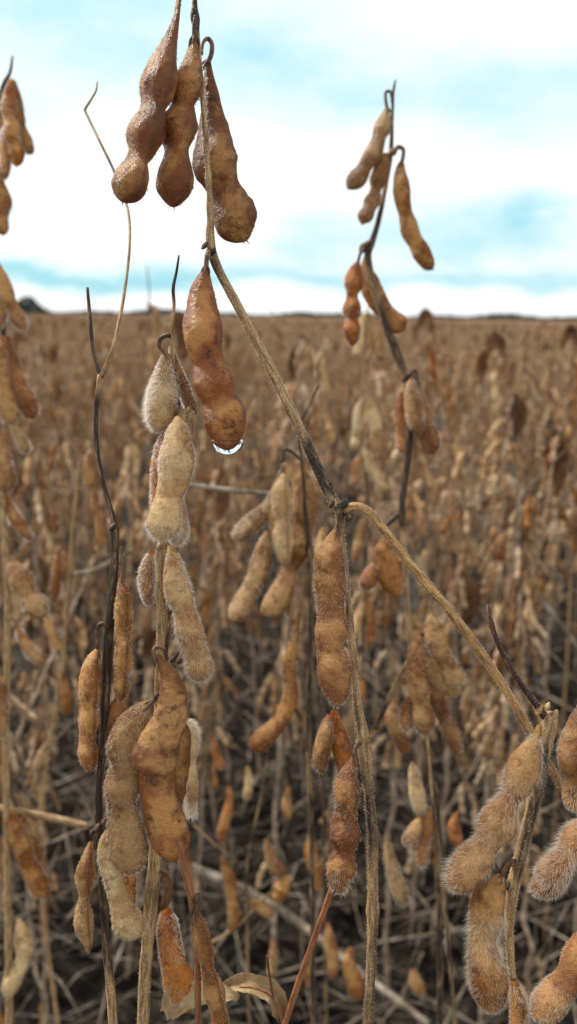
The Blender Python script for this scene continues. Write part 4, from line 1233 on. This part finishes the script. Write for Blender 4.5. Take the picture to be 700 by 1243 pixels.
# ---- I: blurred plant in the middle
I = Plant('blurred plant with a spray of drooping pods between the amber pod and the fork', 0.39, (378, 1243), thin=.75)
I.stem([(388, 465, 3, .7), (372, 498, 4, .8), (362, 520, 4, .9), (366, 560, 5, .8), (372, 640, 8, .6), (378, 720, 9, .55), (376, 800, 9, .6), (374, 900, 9, .6), (378, 1050, 9, .6), (380, 1243, 9, .6)], to_ground=True)
I.stem([(376, 505, 3, .8), (373, 528, 5, .9), (385, 565, 4, .8), (398, 592, 4, .7)], name='twig')
I.stem([(366, 560, 4, .9), (356, 550, 5, .9), (346, 546, 6, .8), (342, 562, 6, .8)], name='twig')
IP = dict(wmul=1.1, hair=900, hlen=.0014, na=24, nr=60, hw=.00006, wr=.0002)
I.pod([(344, 565, 5), (336, 590, 10), (326, 612, 14), (315, 626, 20), (302, 639, 22), (290, 648, 20), (281, 651, 13)], 'grey', dz=-.002, face=25, k=.6, **IP)
I.pod([(345, 575, 6), (341, 595, 24), (342, 615, 27), (342, 632, 22), (343, 652, 26), (344, 672, 22), (347, 690, 12)], 'pale', dz=-.006, face=70, k=.8, **IP)
I.pod([(334, 590, 6), (332, 610, 14), (334, 640, 15), (338, 665, 10)], 'tan', dz=-.003, face=30, **IP)
I.pod([(362, 562, 8), (366, 585, 26), (370, 610, 31), (367, 640, 28), (362, 662, 30), (352, 690, 22), (344, 712, 26), (334, 732, 28), (318, 746, 22)], 'grey', dz=.004, face=20, **IP)
I.pod([(324, 645, 6), (320, 665, 20), (316, 685, 24), (308, 705, 23), (301, 722, 26), (291, 740, 26), (279, 752, 20)], 'grey', dz=0, face=15, **IP)
I.pod([(363, 742, 4), (359, 765, 9), (355, 788, 12), (351, 806, 19), (352, 826, 17), (352, 845, 21), (345, 866, 22), (334, 882, 22), (320, 896, 26), (303, 906, 20)], 'tan', dz=-.004, face=30, **IP)
I.pod([(351, 690, 5), (353, 712, 10), (352, 735, 12), (353, 750, 8)], 'pale', dz=.006, face=20, **IP)
I.pod([(392, 640, 5), (388, 665, 14), (388, 690, 12), (390, 710, 5)], 'pale', dz=-.02, face=60, **IP)

# ---- J: blurred cluster right of the centre
J = Plant('blurred plant under the sloping branch, its bunched pods round an opened cream one', 0.36, (560, 1300))
J.stem([(526, 715, 3, .6), (518, 765, 5, .6), (514, 800, 5, .6), (517, 870, 6, .5), (524, 960, 6, .6), (540, 1100, 7, .6), (552, 1243, 7, .6)], to_ground=True)
J.stem([(514, 768, 7, .8), (500, 792, 6, .3), (482, 825, 6, .2), (466, 860, 7, .8), (456, 885, 6, .9)], name='branch')
J.pod([(523, 742, 6), (525, 758, 20), (530, 778, 26), (536, 796, 24), (545, 812, 27), (552, 824, 28), (560, 832, 20)], 'grey', dz=-.006, face=20, **IP)
J.pod([(509, 772, 8), (506, 792, 22), (505, 815, 26), (508, 838, 27), (511, 855, 22), (514, 872, 26), (516, 893, 18)], 'tan', dz=-.008, face=15, **IP)
J.pod([(517, 795, 6), (524, 812, 24), (536, 828, 24), (549, 838, 18), (560, 843, 8)], 'pale', dz=-.003, face=30, k=.35, **IP)
J.pod([(520, 818, 6), (525, 836, 18), (532, 856, 20), (540, 874, 17), (548, 890, 20), (555, 915, 15)], 'rust', dz=-.001, face=15, k=.5, **IP)
J.pod([(500, 842, 5), (496, 858, 16), (494, 875, 17), (492, 888, 9)], 'rust', dz=-.002, face=15, **IP)
J.pod([(478, 852, 5), (477, 872, 20), (484, 892, 18), (494, 915, 14)], 'tan', dz=.02, face=15, **IP)
J.pod([(500, 925, 4), (503, 945, 14), (506, 965, 18), (510, 988, 12)], 'pale', dz=.02, face=15, **IP)
J.pod([(522, 980, 4), (519, 998, 16), (516, 1018, 15), (512, 1042, 16), (514, 1052, 10)], 'rust', dz=.02, face=15, **IP)
J.pod([(512, 990, 4), (506, 1002, 14), (499, 1014, 16), (491, 1026, 11)], 'tan', dz=.02, face=15, **IP)
J.pod([(470, 1018, 5), (473, 1040, 14), (479, 1062, 18), (486, 1085, 18), (491, 1100, 12)], 'grey', dz=.05, face=15, **IP)

# ---- H: left edge
H = Plant('blurred pale-stemmed plant at the left edge, bunched pods from the sky down', 0.44, (8, 1300))
H.stem([(15, 68, 3, .9), (12, 88, 5, .9), (4, 105, 8, .9), (-6, 150, 8, .7), (-10, 260, 9, .4), (-6, 330, 9, .4), (4, 405, 9, .8), (-4, 480, 9, .4), (0, 580, 10, .1), (8, 690, 10, .1), (9, 780, 11, .1), (7, 900, 11, .1), (9, 1050, 11, .2), (11, 1243, 12, .2)],
       to_ground=True)
HP = dict(wmul=1.1, hair=900, hlen=.0014, na=22, nr=54, hw=.00008, wr=.0002)
H.pod([(14, 96, 5), (11, 112, 15), (11, 128, 18), (10, 141, 15), (14, 156, 20), (15, 171, 17), (20, 186, 20), (20, 202, 14)], 'tan', dz=-.008, face=20, **HP)
H.pod([(17, 98, 4), (20, 120, 12), (22, 140, 15), (25, 156, 14), (31, 170, 16), (38, 187, 14)], 'tan', dz=-.003, face=20, **HP)
H.pod([(6, 150, 4), (5, 175, 14), (6, 195, 14), (5, 218, 10)], 'tan', dz=-.004, face=60, **HP)
H.pod([(-5, 200, 6), (-3, 225, 18), (2, 245, 22), (2, 262, 16), (3, 285, 14)], 'tan', dz=-.008, face=20, **HP)
H.pod([(-4, 318, 5), (2, 338, 16), (8, 356, 17), (14, 370, 15), (21, 385, 18), (30, 400, 14)], 'tan', dz=-.008, face=20, **HP)
H.pod([(4, 408, 5), (1, 430, 18), (1, 450, 20), (4, 470, 20), (8, 490, 24), (15, 515, 20)], 'tan', dz=-.010, face=20, **HP)
H.pod([(8, 408, 5), (13, 430, 13), (18, 450, 16), (25, 470, 18), (33, 488, 22), (40, 508, 18)], 'rust', dz=-.006, face=20, **HP)
H.pod([(0, 525, 6), (0, 545, 20), (2, 562, 22), (6, 580, 24), (6, 598, 16)], 'tan', dz=-.008, face=20, **HP)
for q, (pp, mt) in enumerate((([(-2, 335, 5), (-4, 360, 16), (0, 380, 16), (-2, 398, 10)], 'tan'), ([(10, 440, 5), (14, 470, 13), (16, 500, 14), (24, 530, 14), (34, 550, 9)], 'pale'),
                              ([(6, 600, 5), (14, 622, 14), (26, 640, 14), (38, 655, 10)], 'tan'), ([(4, 110, 4), (2, 135, 16), (4, 158, 16), (3, 182, 12)], 'grey'),
                              ([(2, 880, 5), (-2, 905, 18), (2, 930, 18), (0, 955, 12)], 'tan'), ([(2, 1060, 5), (-4, 1085, 16), (-2, 1110, 14)], 'grey'))):
    H.pod(pp, mt, dz=-.004 + .004 * q, face=20 + q * 12, **HP)
H.pod([(12, 678, 5), (18, 692, 22), (27, 706, 27), (34, 720, 22), (42, 734, 28), (56, 748, 20)], 'tan', dz=-.010, face=20, **HP, label='thick two-lobed tan pod leaning away from the pale stem')
H.pod([(16, 705, 5), (18, 730, 14), (17, 755, 12)], 'pale', dz=.004, face=20, **HP)
H.pod([(20, 760, 5), (30, 780, 14), (42, 795, 14), (54, 805, 10)], 'tan', dz=.05, face=20, **HP)
H.pod([(0, 820, 6), (-2, 850, 20), (0, 875, 18), (-1, 895, 12)], 'tan', dz=-.004, face=20, **HP)
H.pod([(16, 986, 5), (18, 1002, 22), (26, 1024, 24), (30, 1040, 22), (38, 1056, 24), (48, 1075, 24), (57, 1090, 16)], 'tan', dz=.0, face=60, **HP)
H.pod([(28, 990, 5), (38, 1008, 16), (44, 1030, 17), (46, 1050, 10)], 'tan', dz=.006, face=20, **HP)
H.pod([(22, 1115, 5), (26, 1132, 17), (29, 1150, 21), (27, 1164, 16), (21, 1178, 20), (14, 1192, 21), (7, 1210, 16)], 'pale', dz=.0, face=20, **HP, label='cream two-lobed pod in the lower left corner')
H.stem([(-30, 975, 11, .1, .01), (12, 983, 11, .1, .01), (60, 992, 12, .1, .01), (106, 1003, 11, .3, .01)], name='broken_branch', mat='stem')

# ---- smaller blurred plants placed from the photograph
K = Plant('blurred plant behind the black stem with rusty beaded pods on a leaning tan stalk', 0.58, (95, 1243))
K.stem([(96, 560, 5, .3), (88, 640, 6, .2), (80, 730, 6, .3), (76, 800, 7, .1), (64, 880, 8, .1), (52, 960, 8, .1), (50, 1080, 8, .2), (70, 1243, 9, .2)], to_ground=True)
K.stem([(78, 790, 6, .2), (70, 860, 6, .1), (38, 960, 6, .2)], name='branch')
for pp, mt in (([(70, 668, 4), (70, 682, 12), (68, 698, 14), (67, 716, 13), (64, 732, 10)], 'rust'), ([(77, 668, 4), (78, 685, 12), (76, 705, 12)], 'rust'),
               ([(112, 545, 4), (108, 560, 14), (108, 578, 15), (106, 592, 12)], 'tan'), ([(118, 590, 4), (115, 610, 13), (122, 630, 15), (122, 655, 14), (121, 668, 9)], 'rust'),
               ([(75, 815, 4), (78, 835, 14), (80, 850, 16), (80, 868, 10)], 'tan'), ([(52, 735, 4), (62, 765, 12), (72, 790, 13)], 'tan'), ([(58, 900, 4), (50, 920, 14), (45, 940, 10)], 'tan')):
    K.pod(pp, mt, face=20, hair=300, na=18, nr=40, hlen=.0014, hw=.0001)

N = Plant('blurred plant in the gap below centre, small tan pods above the straw', 0.62, (300, 1300), thin=.5)
N.stem([(330, 880, 4, .6), (318, 960, 5, .6), (300, 1050, 6, .6), (300, 1150, 7, .5), (302, 1243, 8, .5)], to_ground=True)
N.stem([(345, 1066, 5, .5), (318, 1094, 5, .5), (285, 1126, 6, .4), (250, 1148, 6, .4)], name='twig')
N.stem([(235, 1002, 5, .5), (262, 1026, 5, .5), (290, 1048, 4, .6)], name='twig')
for pp, mt in (([(268, 1040, 4), (274, 1055, 14), (280, 1072, 16), (281, 1090, 14), (284, 1108, 17), (280, 1132, 12)], 'tan'), ([(322, 1018, 4), (327, 1034, 14), (333, 1050, 18), (345, 1062, 18)], 'tan'),
               ([(350, 1062, 6), (342, 1078, 22), (332, 1092, 18)], 'tan'), ([(278, 955, 4), (278, 975, 12), (272, 1000, 14), (268, 1022, 14)], 'rust'), ([(300, 1092, 4), (318, 1102, 17), (332, 1112, 12)], 'tan'),
               ([(258, 895, 4), (262, 915, 12), (270, 935, 12)], 'rust'), ([(378, 1010, 5), (377, 1035, 18), (383, 1058, 18), (385, 1082, 12)], 'tan'), ([(425, 1150, 5), (424, 1172, 18), (430, 1192, 22), (432, 1215, 16)], 'tan'),
               ([(500, 1176, 4), (504, 1190, 16), (512, 1208, 16)], 'tan'), ([(350, 955, 4), (348, 975, 13), (350, 995, 10)], 'tan'), ([(220, 1018, 4), (224, 1038, 14), (228, 1060, 14), (230, 1082, 10)], 'rust'), ([(468, 1030, 4), (474, 1050, 13), (482, 1072, 15), (486, 1092, 10)], 'tan'),
               ([(398, 1120, 4), (400, 1142, 15), (404, 1166, 15), (402, 1188, 10)], 'tan'), ([(330, 1140, 4), (332, 1162, 14), (328, 1186, 12)], 'grey'),
               ([(378, 1150, 4), (374, 1175, 13), (376, 1198, 12)], 'rust'), ([(556, 1010, 4), (560, 1032, 13), (558, 1052, 10)], 'tan'),
               ([(300, 930, 4), (302, 950, 11), (298, 972, 8)], 'pale')):
    N.pod(pp, mt, face=20, hair=300, na=18, nr=40, hlen=.0014, hw=.0001)


O = Plant('blurred plant with bleached pods behind the bend of the tall plant right of centre', 0.60, (440, 1300), thin=.5)
O.stem([(446, 372, 4, .4), (443, 430, 5, .4), (440, 520, 6, .5), (446, 620, 7, .6), (440, 800, 8, .6), (446, 1000, 8, .6), (444, 1243, 8, .6)], to_ground=True, na=8)
for pp, mt in (([(444, 380, 4), (438, 395, 12), (436, 412, 13), (432, 432, 10)], 'pale'), ([(447, 380, 4), (455, 398, 13), (459, 418, 14), (462, 438, 10)], 'pale'), ([(447, 395, 4), (448, 415, 12), (447, 440, 10)], 'pale'),
               ([(443, 480, 4), (436, 498, 14), (434, 520, 14), (430, 545, 12)], 'pale'), ([(444, 478, 4), (452, 498, 14), (456, 515, 15), (458, 530, 12)], 'pale'), ([(440, 540, 4), (446, 562, 16), (458, 580, 16), (468, 598, 12)], 'pale'),
               ([(442, 545, 4), (432, 566, 14), (430, 590, 12)], 'tan'), ([(440, 640, 4), (434, 662, 13), (432, 682, 10)], 'tan'), ([(444, 720, 4), (448, 742, 14), (450, 765, 14), (448, 784, 10)], 'tan'),
               ([(442, 730, 4), (434, 752, 13), (430, 776, 10)], 'pale'), ([(442, 820, 4), (438, 842, 14), (436, 862, 10)], 'tan')):
    O.pod(pp, mt, face=20, hair=300, na=18, nr=40, hlen=.0014, hw=.0001)
Q_ = Plant('blurred plant with bleached pods left of the fork, just above the dark spray of twigs', 0.68, (394, 1300), thin=.5)
Q_.stem([(392, 420, 4, .4), (395, 520, 5, .4), (398, 640, 6, .6), (392, 900, 7, .6), (396, 1243, 8, .6)], to_ground=True, na=8)
for pp, mt in (([(391, 428, 4), (390, 445, 11), (394, 462, 12), (398, 480, 9)], 'pale'), ([(393, 425, 4), (387, 442, 10), (386, 458, 9)], 'tan'), ([(394, 500, 4), (400, 520, 12), (402, 540, 10)], 'pale'),
               ([(396, 560, 4), (388, 580, 12), (386, 600, 10)], 'tan')):
    Q_.pod(pp, mt, face=20, hair=300, na=18, nr=40, hlen=.0014, hw=.0001)


# tall tips that stand out above the crop on the right
def tip_plant(label, d, x, y, leafy, dark):
    T_ = Plant(label, d, (x, 900))
    T_.stem([(x, y, 2, .6), (x + 3, y + 40, 3, .6), (x - 2, y + 110, 4, .5), (x + 4, y + 220, 4, .5), (x, y + 330, 5, .5)], to_ground=True, na=8)
    if leafy:
        T_.leaf([(x, y + 3), (x - 4, y + 14), (x - 12, y + 34)], 12, dark, seed=int(x))
        T_.leaf([(x, y + 3), (x + 6, y + 14), (x + 9, y + 38)], 10, dark, seed=int(x) + 1)
    r = random.Random(int(x))
    for q in range(6):
        yy = y + 55 + q * 38
        xx = x + r.uniform(-12, 12)
        T_.pod([(x, yy - 8, 3), (xx, yy, 9), (xx + 1, yy + 12, 8), (xx + 2, yy + 24, 9), (xx + 4, yy + 34, 5)], r.choice(['tan', 'rust', 'pale', 'grey']), face=20, hair=0, na=12, nr=24)


tip_plant('blurred plant with drooping brown leaves poking above the horizon right of tall plant', 1.15, 516, 372, True, 'leafbrown')
tip_plant('blurred plant with a single rusty leaf just under the horizon at the right', 1.35, 602, 402, True, 'leafbrown')
tip_plant('blurred plant with brown leaves just under the horizon at the right edge', 1.10, 692, 392, True, 'leafbrown')
tip_plant('faint thin plant just reaching the horizon right of the centre', 1.6, 546, 378, False, 'leafbrown')
tip_plant('faint bare twig rising above the horizon left of the amber pod', 1.15, 178, 322, False, 'leafbrown')


# fallen or leaning dry stalks that can be told apart
def stalk(label, pts, d, wpx, mat='straw'):
    P = [at(p[0], p[1], p[2]) for p in pts]
    G = Geo()
    loft_tube(G, P, [wpx / FPX * p[2] for p in pts], n=30, na=10, rough=.04, nodes=((.45, .3),))
    o = obj('dry_stalk', G.mesh('dry_stalk', [mat], P[0]), loc=P[0])
    tag(o, label, 'dry stalk', 'bare stalks lying or leaning among the plants')


stalk('thick bleached stalk lying on the ground below the centre left', [(205, 1042, .98), (280, 1072, .98), (345, 1108, .97), (400, 1150, .93)], 1, 10)
stalk('bleached stalk lying on the ground towards the bottom right of the centre stem', [(400, 1150, .95), (450, 1190, .92), (520, 1243, .88)], 1, 8)
stalk('thin straight stalk held level behind the dripping pod', [(225, 588, .50), (290, 596, .50), (345, 601, .50)], 1, 6)
stalk('curved pale stalk crossing behind the bare dark twig', [(90, 697, .62), (120, 690, .62), (160, 668, .64)], 1, 6)
stalk('slanting grey stalk at the right edge above the middle', [(650, 720, .9), (676, 752, .9), (715, 805, .9)], 1, 6)
stalk('pale stalk leaning in the field at the right', [(540, 625, 1.2), (575, 612, 1.2), (628, 583, 1.2)], 1, 5)
